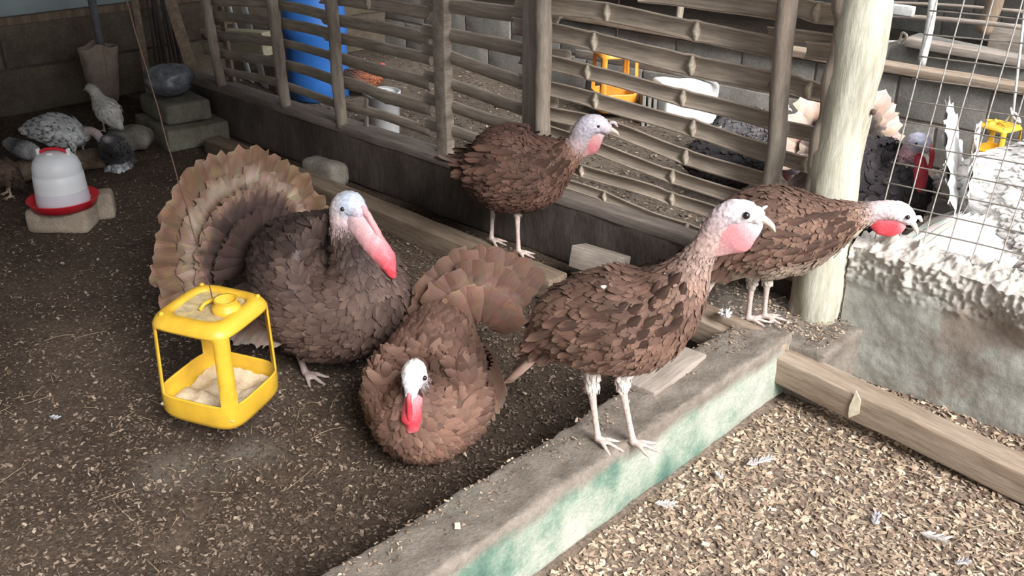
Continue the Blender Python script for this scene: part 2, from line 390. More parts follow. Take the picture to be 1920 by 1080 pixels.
# shed behind / roofs (never in frame, they shade the pens)
def roof(x0, x1, y0, y1, z):
    n = max(8, int((x1-x0)/.09)*2)
    V, Fc = grid(n, 2, lambda u, v: (x0+(x1-x0)*u, y0+(y1-y0)*v, z+(.015 if int(round(u*(n-1))) % 2 else -.015)+.06*((x0+(x1-x0)*u))))
    o = link('ceiling', V, Fc, M['roof'], origin=(0, 0, 0)); tag(o, kind='structure'); return o
roof(-8., -.15, -4., 3.1, 2.5)
roof(-9.5, -3.4, 3.1, 6.4, 2.6)
roof(-9.5, 3., 6.6, 10., 2.5)  # unseen roof, added to darken the area beyond the back wall
block_wall('wall_unseen_rear', (-7., -3.5), (3., -3.5), 0, 2.4, .14, 8, .6, M['block_brown'], M['dark_wall'], seed=9)  # unseen wall behind the camera, added to keep the left side dark
block_wall('wall_far_left', (-9.5, 2.9), (-9.5, 9.2), 0, 2.4, .14, 8, .6, M['block'], M['mortar'], seed=11)

# ------------------------------------------------------------------ loose litter (shavings)
def chips(name, xs, ys, zf, size, cols, label, cat='wood shavings', tilt=.5):
    n = len(xs); L = size*rng.uniform(.5, 1.5, n); W = L*rng.uniform(.2, .7, n); a = rng.uniform(0, 2*pi, n)
    zs = np.array([zf(x, y) for x, y in zip(xs, ys)])+rng.uniform(.001, .007, n)
    c, s = np.cos(a), np.sin(a); ux = np.stack([c, s, rng.normal(0, tilt*.45, n)], 1); vx = np.stack([-s, c, rng.normal(0, tilt*.45, n)], 1)
    P = np.stack([xs, ys, zs], 1); V = []; lift = rng.uniform(-.25, .35, n)
    for (i, j) in ((-1, -1), (-1, 1), (0, -1.1), (0, .9), (1, -.7), (1, .8)):
        jx = rng.uniform(.8, 1.2, n)
        p = P+ux*(i*L/2*jx)[:, None]+vx*(j*W/2*jx)[:, None]; p[:, 2] += (W*lift*(1-abs(i)))+.001; V.append(p)
    V = np.stack(V, 1).reshape(-1, 3); V[:, 2] = np.maximum(V[:, 2], np.repeat(zs, 6)-.004)
    b = np.arange(n)[:, None]*6; Fc = np.vstack([b+np.array([[0, 2, 3, 1]]), b+np.array([[2, 4, 5, 3]])])
    ci = rng.integers(0, len(cols), n); C = np.array(cols)[ci]*rng.uniform(.65, 1.2, n)[:, None]
    return tag(link(name, V, Fc, M['chips'], origin=(0, 0, 0), cols=np.repeat(C, 6, 0), smooth=False), label, cat, kind='stuff')
def scatter(n, x0, x1, y0, y1, d0=2.0, pw=1.2):
    xs, ys = [], []
    while len(xs) < n:
        x = rng.uniform(x0, x1, n*2); y = rng.uniform(y0, y1, n*2); k = depth_xy(x, y)
        ok = (k > 1.2) & (rng.random(n*2) < np.minimum(1, (d0/np.maximum(k, .1))**pw)); rel = np.abs((x*RT[0]+y*RT[1])/np.maximum(k, .1)) < .62
        xs += list(x[ok & rel]); ys += list(y[ok & rel])
    return np.array(xs[:n]), np.array(ys[:n])
def depth_xy(x, y): return x*FW[0]+y*FW[1]+(-CH)*FW[2]
pale = [(.60, .47, .34), (.48, .36, .26), (.36, .26, .19), (.70, .58, .44), (.28, .20, .15), (.44, .34, .26), (.22, .155, .12)]
dark = [(.19, .14, .105), (.13, .095, .072), (.10, .072, .056), (.24, .18, .14), (.08, .058, .046), (.15, .11, .082), (.12, .088, .066), (.32, .26, .20)]
xs, ys = scatter(31000, -1.24, .6, .6, 2.88, 2.2, 1.)
chips('wood_shavings', xs, ys, floor_h, .015, pale, 'pale wood shavings thick on the floor of the near right pen')
xs, ys = scatter(42000, -6.6, -1.48, .2, 2.85, 2.4, 1.6)
chips('wood_shavings', xs, ys, floor_h, .0105, dark, 'dark trampled wood shavings over the floor of the turkey pen')
xs, ys = scatter(9000, -6.5, .5, 3.1, 5.25, 4, 1.)
chips('wood_shavings', xs, ys, floor_h, .018, dark+pale[1:3], 'brown shavings on the floor behind the bamboo lattice')
# crumbs lying on the low wall and slab
xs = rng.uniform(-1.45, -1.33, 1100); ys = rng.uniform(.6, 2.55, 1100)
chips('wood_shavings', xs, ys, lambda x, y: .205, .008, [tuple(.8*c for c in k) for k in pale], 'small shavings scattered on top of the low green wall')
xs = rng.uniform(-1.75, -1.16, 900); ys = rng.uniform(2.62, 2.88, 900)
chips('wood_shavings', xs, ys, lambda x, y: .195, .010, pale, 'shavings and dirt on the concrete slab at the big post')
# straws
def straw(n, x0, x1, y0, y1, zf, label, col, ln=(.03, .10), rad=.0009):
    parts = []
    for i in range(n):
        x, y = rng.uniform(x0, x1), rng.uniform(y0, y1); a = rng.uniform(0, 2*pi); L = rng.uniform(*ln); k = rng.normal(0, .35)
        P = [(x+cos(a+k*t)*L*t, y+sin(a+k*t)*L*t, zf(x, y)+.006+.004*sin(t*pi)) for t in (0, .33, .66, 1)]; parts.append(tube(P, rad, 4))
    V, Fc = join(parts); return tag(link('straw', V, Fc, M['chips'], origin=(0, 0, 0), cols=np.tile(col, (len(V), 1))), label, 'straw', kind='stuff')
straw(120, -1.2, .1, 1.3, 2.5, floor_h, 'thin pale straws strewn in the near right pen', (.55, .45, .30))
straw(45, -3.4, -1.9, .5, 1.5, floor_h, 'thin straws strewn on the dark floor in front', (.36, .28, .19), (.04, .13))

# ------------------------------------------------------------------ timbers on the ground
tag(beam('floor_beam', (-5.0, 2.66, .0), (-2.27, 2.61, .0), .11, .10, M['beam_dark'], amp=.004, r=.008), 'long dusty beam on the floor along the dark lattice wall', 'beam')
b0 = atz(1290, 590, .14); b1 = atz(1925, 893, .10); dd = (b1-b0)/np.linalg.norm(b1-b0)
# long timber from the slab down to the right, its notch and splinter
root = thing('long_timber', (0, 0, 0), 'long sawn timber running from the green wall to the right edge', 'beam')
q0 = np.array([-1.70, 2.64, .085]); q1 = np.array([.25, 2.43, .0])
q0 = atz(1275, 575, .19); q0[2] = .10; q1 = atz(1925, 884, .09); q1 = q1+(q1-q0)*.25; q1[2] = -.01; q0[2] = .11
root.location = Vector((q0+q1)/2)
beam('timber', q0, q1, .095, .095, M['beam'], root, amp=.0035, r=.006, seg=50)
nd = (q1-q0)/np.linalg.norm(q1-q0); nl = np.cross([0, 0, 1], nd)
pm = q0+nd*.38; 
V, Fc = rbox(.035, .012, .085, .004, (2, 1, 4), .006, 20); tm = link('notch_shade', V, Fc, M['rust'], root, Mx=frame(pm-nl*.049+np.array([0, 0, .01]), nd))  # no cut made: a dark block stands in for the notch's shade
s0 = atz(1597, 785, .02); sp = atz(1603, 728, .11)
V = []; 
for (a, b) in ((0, 0), (.028, .028), (.024, .075), (.004, .100), (-.006, .04), (-.004, .012)): V.append((a, b))
V3 = [(a, -.002, b) for a, b in V]+[(a*.97, .002, b) for a, b in V]; n6 = 6
Fs = [tuple(range(6))[::-1], tuple(range(6, 12))]+[(i, (i+1) % 6, (i+1) % 6+6, i+6) for i in range(6)]
pc = atplane(1592, 783, q0-nl*.052, nl)
tag(link('wood_splinter', V3, Fs, M['splinter'], Mx=frame(pc, nd+np.array([0, 0, .05])), smooth=False), 'pale fresh wood splinter leaning on the side of the long timber', 'splinter')
# bark-edged log behind the timber
P = catmull([atz(1296, 568, .21), atz(1350, 588, .21), atz(1420, 618, .205), atz(1470, 650, .195)], 6); P[:, 2] -= .015
V, Fc = tube(P, np.interp(np.linspace(0, 1, len(P)), [0, 1], [.032, .022]), 9); 
for i, p in enumerate(V): V[i] = p+.005*np.array(mn.noise_vector(Vector(p*22)))
tag(link('split_log', V, Fc, M['beam']), 'rough split log lying behind the long timber by the slab', 'log')
# offcut propped between beam and wall
a = atz(1075, 492, .10); b = atz(1160, 520, .12)
k0 = aty(1100, 488, 2.74); 
tag(beam('timber_offcut', k0+np.array([-.06, 0, -.04]), k0+np.array([.16, .02, -.04]), .10, .09, M['sawn'], amp=.002, r=.004, up=(0, .25, 1)), 'short sawn grey offcut propped at the dark wall behind the front hen', 'timber')
# grey board on the end of the green wall
a = atz(1200, 742, .21); b = atz(1300, 668, .21)
V, Fc = rbox(.30, .12, .025, .004, (8, 4, 1), .002, 8)
dv = b-a; dv /= np.linalg.norm(dv); cc = (atz(1190, 757, .2)+atz(1310, 680, .2)+atz(1290, 655, .2)+atz(1180, 735, .2))/4; cc = atz(1245, 700, .205)
tag(link('grey_board', V, Fc, M['sawn'], Mx=frame(cc, dv)), 'short grey board lying on the far end of the green wall', 'board')
# stone by the floor beam
V, Fc = rbox(.27, .13, .14, .045, (4, 4, 4), .012, 9); c = atz(622, 358, 0)
tag(link('grey_stone', V, Fc, M['stone'], Mx=rotz(.1, (-4.08, 2.79, 0))), 'rounded grey stone behind the floor beam near the strutting tom', 'stone')

# ------------------------------------------------------------------ lattice fence
fence = thing('lattice_fence', (-3.2, YF+.06, .27), 'split bamboo lattice fence nailed to poles on the dark low wall', 'fence')
beam('rail', (-5.95, YF+.055, .262), (-1.42, YF+.055, .255), .12, .05, M['rail'], fence, amp=.004, r=.010, seg=90)
def pole(name, base, top, r0, r1, mat, parent, wob=.006, seed=0, n=14, lump=.12):
    base = np.array(base); top = np.array(top); P = np.array([base+(top-base)*t for t in np.linspace(0, 1, 34)])
    for i, p in enumerate(P): P[i] = p+wob*np.array([nz(seed, p[2], 0, 3.3), nz(seed+9, p[2], 0, 3.3), 0])
    V, Fc = tube(P, np.linspace(r0, r1, 34), n)
    c = (P.mean(0))
    for i, p in enumerate(V):
        k = min(33, i//n); d = p-P[k]; V[i] = P[k]+d*(1+lump*nz(p[0]*12+seed, p[1]*12, p[2]*7)+.06*nz(p[0]*50, p[1]*50, p[2]*30))
    return link(name, V, Fc, mat, parent)
pole('post', (-5.27, YF+.02, .30), (-5.42, YF+.02, 1.35), .030, .028, M['post'], fence, seed=1)
beam('post', (-5.31, YF+.11, .30), (-5.37, YF+.11, .95), .055, .02, M['board'], fence, up=(0, 1, 0))
pole('post', (-4.595, YF+.02, .29), (-4.66, YF+.02, 1.45), .031, .033, M['post'], fence, seed=2, wob=.012)
pole('post', (-4.07, YF+.02, .29), (-4.12, YF+.02, 1.5), .031, .033, M['post'], fence, seed=3, wob=.014)
beam('post', (-3.31, YF+.035, .27), (-3.31, YF+.035, 1.6), .078, .05, M['post'], fence, up=(0, 1, 0), amp=.005)
beam('post', (-2.745, YF+.03, .27), (-2.745, YF+.03, 1.7), .072, .06, M['sawn'], fence, up=(0, 1, 0), amp=.001, r=.003).data.name = 'post'
pole('post', (-2.63, YF+.00, .27), (-2.645, YF+.00, 1.7), .034, .036, M['post'], fence, seed=5, wob=.010)
pole('post', (-1.56, YF+.00, .27), (-1.575, YF-.01, 1.7), .031, .034, M['post'], fence, seed=6, wob=.016)
SLW = (.40, .34, .28); SLP = (.66, .58, .47)
def slat(pts, wid, nodes=(), yo=.075, flip=1, col=SLW, seed=0):
    """split bamboo length; pts are picture points on the lattice plane"""
    P = np.array([aty(x, y, YF+yo) for x, y in pts]); 
    d = P[-1]-P[0]; P = catmull(P, max(4, int(np.linalg.norm(d)/.03/max(1, len(P)-1))+1)) if len(P) > 1 else P
    s = np.arange(len(P)); P[:, 2] += [.004*nz(p[0]*4, seed) for p in P]; P[:, 1] += [.006*nz(p[0]*3, seed+4) for p in P]
    na = 8; V = []; C = []; r = wid/2/sin(1.05); nodeX = [aty(x, y, YF+yo)[0] for x, y in nodes]
    T = np.gradient(P, axis=0); T /= np.linalg.norm(T, axis=1)[:, None]
    for i, p in enumerate(P):
        Z = np.cross([0, 1, 0], T[i]); Z = -Z/np.linalg.norm(Z); Z = Z if Z[2] > 0 else -Z; Yv = np.array([0, 1., 0])
        bul = 1+sum(.10*exp(-((p[0]-x)/.008)**2) for x in nodeX); wv = 1+.06*nz(p[0]*5, seed+2)
        base = np.array(col)*(1+.25*nz(p[0]*6, seed+7))
        for rr, cf in ((r*bul*wv, .85), (r*bul*wv-.006, 1.05)):
            for k in range(na):
                th = (-1.05+2.1*k/(na-1)); V.append(p+Z*rr*sin(th)+Yv*(rr*cos(th)-r*.75)*flip); e = 1.35 if (k in (0, na-1)) else 1
                C.append(base*cf*e)
    Fc = []; m = 2*na
    for i in range(len(P)-1):
        for k in range(na-1):
            a = i*m+k; Fc.append((a, a+1, a+1+m, a+m)); a = i*m+na+k; Fc.append((a, a+m, a+1+m, a+1))
        for k in (0, na-1): a = i*m+k; b = a+na; Fc.append((a, b, b+m, a+m))
    for e in (0, len(P)-1):
        for k in range(na-1): a = e*m+k; Fc.append((a, a+1, a+1+na, a+na))
    # diaphragms
    for x in (nodeX if flip > 0 else []):
        i = int(np.argmin(abs(P[:, 0]-x))); p = P[i]; b0 = len(V); Z = np.cross([0, 1, 0], T[i]); Z = Z if Z[2] > 0 else -Z
        for off in (-.010, .007):
            for k in range(na):
                th = (-1.05+2.1*k/(na-1)); rr = r*1.0-.003; V.append(p+T[i]*(off*(.35 if off < 0 else 1))+Z*rr*sin(th)+np.array([0, 1., 0])*(rr*cos(th)-r*.75)*flip); C.append(np.array(SLP)*.9)
        for off in (-.022, .002):
            V.append(p+T[i]*off+np.array([0, (r*cos(1.05)-r*.75)*flip-.004, 0])); C.append(np.array(SLP))
        cA, cB = b0+2*na, b0+2*na+1
        for k in range(na-1): Fc.append((b0+k, b0+k+1, cA)); Fc.append((b0+na+k, cB, b0+na+k+1))
        Fc.append((b0, cA, cB, b0+na)); Fc.append((b0+na-1, b0+2*na-1, cB, cA))
    return link('slat', V, Fc, M['wood_col'], fence, cols=np.array(C))
sl_list = [
 ([(378, 0), (508, 6)], .045, []), ([(380, 28), (450, 34), (515, 43)], .05, [(475, 37)]), ([(385, 64), (515, 79)], .045, [(483, 75)]),
 ([(405, 100), (450, 106), (520, 119)], .05, [(487, 113)]), ([(412, 132), (525, 156)], .042, [(470, 145)]),
 ([(500, 6), (560, 17), (625, 34)], .048, [(545, 14)]), ([(505, 40), (560, 50), (625, 66)], .052, [(550, 48)]), ([(512, 78), (560, 88), (630, 108)], .04, [(565, 90)]),
 ([(520, 119), (575, 133), (640, 158)], .05, [(562, 131)]), ([(525, 158), (640, 198)], .042, [(610, 190)]),
 ([(600, -6), (700, 6), (805, 24)], .055, [(695, 5)]), ([(605, 34), (700, 50), (750, 60), (805, 78)], .055, [(697, 51)]), ([(608, 66), (715, 90), (805, 112)], .05, [(715, 92)]),
 ([(615, 104), (720, 135), (805, 158)], .055, [(719, 136)]), ([(618, 150), (680, 165), (720, 182), (808, 206)], .058, [(720, 182)]), ([(622, 192), (690, 210), (808, 248)], .045, [(690, 212)]),
 ([(790, 6), (880, 16), (985, 30)], .058, []), ([(792, 58), (880, 74), (1000, 98)], .056, []), ([(792, 88), (880, 122), (985, 160)], .052, []),
 ([(795, 140), (880, 172), (985, 208)], .05, [(930, 195)]), ([(795, 182), (880, 212), (985, 248)], .05, []), ([(795, 232), (860, 250), (960, 285)], .05, []),
 ([(1200, -14), (1310, 0), (1400, 11), (1490, 24)], .055, []),
 ([(965, 2), (1031, 10), (1140, 22), (1308, 58), (1480, 92)], .062, [(1137, 22), (1308, 58)]),
 ([(965, 47), (1031, 58), (1116, 78), (1300, 122), (1475, 156)], .066, [(1116, 78), (1300, 122)]),
 ([(975, 104), (1028, 116), (1103, 134), (1283, 182), (1465, 230)], .055, [(1103, 134), (1283, 182)]),
 ([(975, 152), (1034, 166), (1118, 188), (1302, 240), (1460, 292)], .058, [(1118, 188), (1302, 241)]),
 ([(985, 198), (1037, 212), (1150, 240), (1288, 293), (1455, 342)], .055, [(1290, 294)]),
 ([(1000, 236), (1037, 248), (1125, 278), (1262, 330), (1400, 372)], .05, [(1262, 330)]),
 ([(1010, 290), (1080, 316), (1220, 356), (1262, 372), (1400, 418)], .05, [(1095, 320), (1260, 371)]),
 ([(1000, 322), (1057, 342), (1135, 368), (1220, 404), (1290, 428), (1380, 462)], .042, [(1135, 369), (1290, 428)]),
 ([(1460, 4), (1502, 12), (1535, 22), (1600, 30)], .055, [(1538, 21)]), ([(1512, 92), (1600, 100)], .05, []), ([(1445, 144), (1487, 155), (1520, 168), (1600, 188)], .055, [(1520, 167)]),
 ([(1478, 240), (1595, 266)], .05, [(1484, 242)]), ([(1440, 287), (1473, 296), (1512, 308), (1590, 330)], .048, [(1512, 307)]),
 ([(1440, 60), (1500, 66), (1600, 82)], .035, [])]
for i, (p, wd, nd_) in enumerate(sl_list): slat(p, wd*1.18, nd_, flip=1 if (p[0][0] > 960 or i in (0, 10)) else -1, seed=i*1.7)
# stub ends passing behind the round pole
for p in ([(985, 92), (1070, 104)], [(985, 176), (1046, 193)], [(990, 215), (1070, 238)], [(1033, 30), (1048, 34)]): slat(p, .045, [], yo=.10, seed=p[0][0])
beam('batten', aty(686, 245, YF+.07), aty(684, 184, YF+.07), .03, .012, M['post'], fence, up=(0, 1, 0))
# big post
bp = thing('tree_trunk_post', (-1.30, YF+.02, .17), 'thick pale tree trunk post with peeling bark at the mesh corner', 'post')
pole('trunk', (-1.315, YF-.055, .12), (-1.30, YF+.0, 1.9), .080, .074, M['post_pale'], bp, wob=.03, seed=8, n=28, lump=.10)
P = np.array([np.array((-1.315, YF-.055, .12))+(np.array((-1.30, YF, 1.9))-np.array((-1.315, YF-.055, .12)))*t for t in np.linspace(0, 1, 60)])
for i, p in enumerate(P): P[i] = p+.03*np.array([nz(8, p[2], 0, 3.3), nz(17, p[2], 0, 3.3), 0])+np.array([-.052, -.034, 0])
V, Fc = tube(P, .029+.007*np.sin(np.arange(60)*.9), 12)
for i, p in enumerate(V): V[i] = p+.007*np.array(mn.noise_vector(Vector(p*16)))+.003*np.array(mn.noise_vector(Vector(p*50)))
link('bark_strip', V, Fc, M['post'], bp)
for (px, py) in ((1647, 92), (1637, 210)):
    c = aty(px, py, YF-.03); link('knot', *sphere(c, .010, 5), M['rust'], bp)
# ------------------------------------------------------------------ wire mesh
mesh = thing('wire_mesh', (-.3, YF+.06, .47), 'welded wire mesh standing on the crumbling cement wall', 'mesh')
ax_v = np.array([.075, 0, 1.]); ax_h = np.array([1, 0, .035])
def wire(p, q, r, seed, m, wv=.004):
    P = np.array([p+(q-p)*t for t in np.linspace(0, 1, 22)]); 
    for i, a in enumerate(P): P[i] = a+wv*np.array([nz(a[2]*4, seed), .6*nz(a[0]*4, a[2]*4, seed), nz(a[0]*4, seed+3)])
    link('wire', *tube(P, r, 5), m, mesh)
X0 = -1.20; ORG = np.array([X0, YF+.055, .45])
for i in range(17): wire(ORG+ax_h*(.012+i*.078)-ax_v*.03, ORG+ax_h*(.012+i*.078)+ax_v*1.25, .0023, i, M['wire_light'])
for j in range(19): wire(ORG+ax_v*(.02+j*.068), ORG+ax_v*(.02+j*.068)+ax_h*1.5, .0024, j+40, M['wire'])
# twisted tie wire around post
P = catmull([aty(1652, 95, YF+.0), aty(1668, 82, YF+.02), aty(1685, 78, YF+.0), aty(1692, 62, YF+.0), aty(1700, 68, YF-.01), aty(1690, 80, YF+.01)], 6)
link('tie_wire', *tube(P, .004, 6), M['wire'], mesh)

# ------------------------------------------------------------------ plastic, bricks, sacks, boards
def feeder(name, P, s, h, ang, mat, label, tilt=(0, 0), tray=.30, rope=None, group=None, feed=True, sp_off=None, worn=False):
    root = thing(name, P, label, 'feeder', group)
    n = 64; th = (np.arange(n)+.5)*2*pi/n; e = 4.6
    rad = 1/(np.abs(np.cos(th))**e+np.abs(np.sin(th))**e)**(1/e)
    zs = [(0, .70), (.012, .86), (.04, .95), (.09, 1.), (.2, 1.), (tray, 1.), (tray+.02, 1.), (.45, .99), (.6, .98), (.75, .97), (.845, .965), (.885, .96), (.905, .955), (.945, .90), (.975, .80), (.985, .66)]
    V = []; Fc = []
    for z, k in zs:
        for i in range(n): V.append((rad[i]*cos(th[i])*s/2*k, rad[i]*sin(th[i])*s/2*k, z*h))
    for j in range(len(zs)-1):
        zc = (zs[j][0]+zs[j+1][0])/2
        for i in range(n):
            am = (th[i]+pi/n) % (pi/2)-pi/4; cid = int(((th[i]+pi/n) % (2*pi))//(pi/2)); hw = (.145, .12, .11, .11)[cid]
            if tray+.02 < zc < .895 and abs(am) > hw: continue
            a = j*n+i; b = j*n+(i+1) % n; Fc.append((a, b, b+n, a+n))
    b0 = len(V); V.append((0, 0, 0)); t0 = (len(zs)-1)*n
    for i in range(n): Fc.append((b0, (i+1) % n, i))
    # sunken top panel with ribs
    last = t0
    for k, z in ((.58, .955),):
        q = len(V)
        for i in range(n): V.append((rad[i]*cos(th[i])*s/2*k, rad[i]*sin(th[i])*s/2*k, z*h+(.004 if k == .42 and i % 8 < 3 else 0)))
        for i in range(n): Fc.append((last+i, last+(i+1) % n, q+(i+1) % n, q+i))
        last = q
    pv = [(rad[i]*cos(th[i])*s/2*k, rad[i]*sin(th[i])*s/2*k, z*h+(.003 if k == .42 and i % 8 < 3 else 0)) for k, z in ((.60, .957), (.42, .95), (.2, .948), (.01, .948)) for i in range(n)]
    pf_ = [(a*n+i, a*n+(i+1) % n, (a+1)*n+(i+1) % n, (a+1)*n+i) for a in range(3) for i in range(n)]
    R = Matrix.Rotation(ang, 4, 'Z'); Tm = Matrix.Rotation(tilt[0], 4, Vector(RT)) @ Matrix.Rotation(tilt[1], 4, Vector(fh)); Mx = Matrix.Translation(Vector(P)) @ Tm @ R
    o = link('jerrycan_body', V, Fc, mat, root, Mx=Mx); sm = o.modifiers.new('s', 'SOLIDIFY'); sm.thickness = s*.014; sm.offset = -1
    if worn: link('top_panel', pv, pf_, M['worn'], root, Mx=Mx)
    else: link('top_panel', pv, pf_, mat, root, Mx=Mx)
    V, Fc = lathe([(s*.145, 0), (s*.145, h*.05), (s*.12, h*.055), (s*.12, h*.10), (s*.125, h*.105), (s*.105, h*.105), (s*.10, h*.0), (.0005, 0)], 28)
    link('spout', V, Fc, mat, root, Mx=Mx @ Matrix.Translation(Vector((s*.20, s*.17, h*.955)) if sp_off is None else R.inverted() @ Vector(sp_off)+Vector((0, 0, h*.955))))
    for (x, y) in ((-.36, -.36), (-.36, .36), (.36, -.34)):
        V, Fc = sphere((0, 0, 0), s*.028, 6); link('corner_lug', V, Fc, mat, root, Mx=Mx @ Matrix.Translation((s*x*.97, s*y*.97, h*.972)))
    P_ = catmull([(-.22*s, .05*s, h*.95), (-.10*s, .02*s, h*.99), (.04*s, -.02*s, h*1.0), (.10*s, -.05*s, h*.955)], 6)
    link('handle', *tube(P_, s*.022, 8), mat, root, Mx=Mx)
    if feed:
        V, Fc = grid(20, 20, lambda u, v: ((u-.5)*s*.9, (v-.5)*s*.9, h*(tray*.34+.10*abs(u-.5)+.07*fb(u, v, 2, 4))))
        link('feed', V, Fc, M['feed'], root, Mx=Mx)
    if rope is not None:
        top = Mx @ Vector((-.06*s, .0, h*.99)); tp = np.array(top); rp = np.array(rope)
        Pw = [tp+(rp-tp)*t+np.array([.006*nz(t*30, 1), .006*nz(t*30, 5), 0]) for t in np.linspace(0, 1, 40)]
        link('hanging_wire', *tube(Pw, .0018, 6), M['rust'], root)
    return root
fp = atz(428, 775, .0); fp = np.array([-2.40, 1.22, .085])-RT*.025
ft = fp+np.array([0, 0, .36]); anc = ft+np.array([0, 0, 1.9])-RT*.22
feeder('hanging_feeder', fp, .285, .36, radians(-66), M['yellow'], 'yellow cut-open jerrycan feeder hanging on a wire beside the strutting tom', (.03, .02), rope=anc, tray=.25, sp_off=tuple(RT*.055-fh*.02), worn=True)
fp2 = atz(1150, 205, .05)
feeder('hanging_feeder', fp2, .27, .40, YA+radians(100), M['orange'], 'orange cut-open jerrycan feeder behind the lattice fence', (0, 0), rope=fp2+np.array([0, 0, 2.1]))
fp3 = aty(1860, 300, 4.75)
cord = feeder('hanging_feeder', fp3, .17, .18, YA+radians(120), M['yellow'], 'small yellow feeder hanging on a cord behind the white tom', (0, 0), feed=False)
c0 = fp3+np.array([.05, 0, .19]); c1 = aty(1921, 20, 4.75); link('hanging_cord', *tube([c0+(c1-c0)*t for t in (0, .3, .6, 1, 1.5)], .006, 6), M['plaster_white'], cord)
link('knot', *tube(catmull([c0+np.array([-.03, 0, .0]), c0+np.array([0, 0, .05]), c0+np.array([.035, 0, .01]), c0+np.array([0, -.01, .035]), c0+np.array([-.02, 0, .07])], 5), .005, 6), M['plaster_white'], cord)

# bell drinker on its brick
bz = atz(110, 440, 0); 
V, Fc = rbox(.285, .15, .115, .022, (6, 4, 3), .007, 10); tag(link('brick', V, Fc, M['brick'], Mx=frame(bz+fh*.07, RT)), 'rounded grey brick under the red and white drinker', 'brick')
V, Fc = rbox(.11, .11, .13, .02, (3, 3, 3), .007, 10, 3); tag(link('brick', V, Fc, M['brick'], Mx=frame(atz(190, 412, 0)+fh*.04, RT+fh*.3)), 'small upright brick just right of the drinker tray', 'brick')
dp = bz+fh*.075+RT*.02+np.array([0, 0, .118])
dr = thing('bell_drinker', dp, 'white plastic bell drinker with red tray and red handle on a brick', 'drinker')
DS = .86
def dl(p): return [(r_*DS, z_*DS*.9) for r_, z_ in p]
link('tray', *lathe(dl([(.001, 0), (.12, 0), (.165, .004), (.182, .05), (.186, .055), (.180, .055), (.162, .012), (.10, .010), (.001, .010)]), 48, dp), M['red'], dr)
link('jar', *lathe(dl([(.132, .105), (.1305, .15), (.128, .20), (.124, .206), (.125, .212), (.122, .25), (.112, .285), (.090, .315), (.060, .330), (.030, .336), (.001, .337)]), 44, dp), M['jar'], dr)
link('jar_base', *lathe(dl([(.001, .012), (.118, .014), (.136, .02), (.137, .03), (.134, .09), (.132, .1045)]), 44, dp), M['jar_low'], dr)
hP = [dp+RT*(.067*cos(a))+np.array([0, 0, .246+.028*sin(a)]) for a in np.linspace(0, pi, 14)]
link('handle', *tube(hP, .0075, 8, ls=1.), M['red'], dr)
for s in (-1, 1):
    V, Fc = rbox(.016, .02, .05, .005, (1, 1, 2)); link('handle_clip', V, Fc, M['white_plastic'], dr, Mx=frame(dp+RT*s*.069+np.array([0, 0, .225]), RT))
V, Fc = rbox(.026, .018, .024, .006, (1, 1, 1)); link('jar_knob', V, Fc, M['white_plastic'], dr, Mx=frame(dp-fh*.040+np.array([0, 0, .243]), RT))

P = catmull([atz(-60, 352, .06), atz(40, 322, .06), atz(120, 305, .06), atz(196, 296, .06)], 8)
V, Fc = tube(P, .058, 14)
for i, p in enumerate(V): V[i] = p+.010*np.array(mn.noise_vector(Vector(p*8)))
tag(link('log', V, Fc, M['beam_dark']), 'thick old log lying behind the drinker', 'log')
def lump(name, P, sx, sy, sz, mat, label, cat, ang=0, amp=.02, ns=7, r=.05, seed=1, seg=6):
    V, Fc = rbox(sx, sy, sz, r, (seg,)*3, amp, ns, seed); return tag(link(name, V, Fc, mat, Mx=frame(P, RT*cos(ang)+fh*sin(ang))), label, cat)
lump('rock', atz(238, 292, 0)+fh*.09, .26, .20, .14, M['stone'], 'lumpy grey rock the white pullet stands on', 'rock', .1, .03, 8, .06)
# stepped pedestal
c0 = atz(329, 290); 
pd = thing('stepped_pedestal', c0+np.array([-.2, .2, 0]), 'stepped mossy concrete pedestal holding a plastic bag', 'pedestal')
V, Fc = rbox(.52, .38, .13, .018, (6, 5, 3), .006, 7); link('base_block', V, Fc, M['pedestal'], pd, Mx=Matrix.Translation(Vector(c0+np.array([-.27, .20, 0]))) @ Matrix.Rotation(-.10, 4, 'Z'))
V, Fc = rbox(.42, .28, .12, .022, (6, 5, 3), .007, 7, 4); link('top_block', V, Fc, M['pedestal'], pd, Mx=Matrix.Translation(Vector(c0+np.array([-.31, .20, .132]))) @ Matrix.Rotation(-.10, 4, 'Z'))
bc = c0+np.array([-.34, .20, .252])
def bagfn(u, v):
    th = u*2*pi; ph = v*pi; r = .125*sin(ph)**.7; z = .07*(1-cos(ph)); z = z**.9*1.1
    k = 1+.28*fb(cos(th)*1.6, sin(th)*1.6, v*2, 1.9)+.14*abs(nz(cos(th)*3, sin(th)*3, v*5)); return (bc[0]+r*1.0*k*cos(th), bc[1]+r*1.05*k*sin(th), bc[2]+max(0, z+.02*nz(cos(th)*3, sin(th)*3, v*4)*sin(ph)))
V, Fc = grid(40, 18, bagfn); tag(link('plastic_bag', V, Fc, M['bag']), 'crumpled grey plastic bag on top of the stepped pedestal', 'bag')
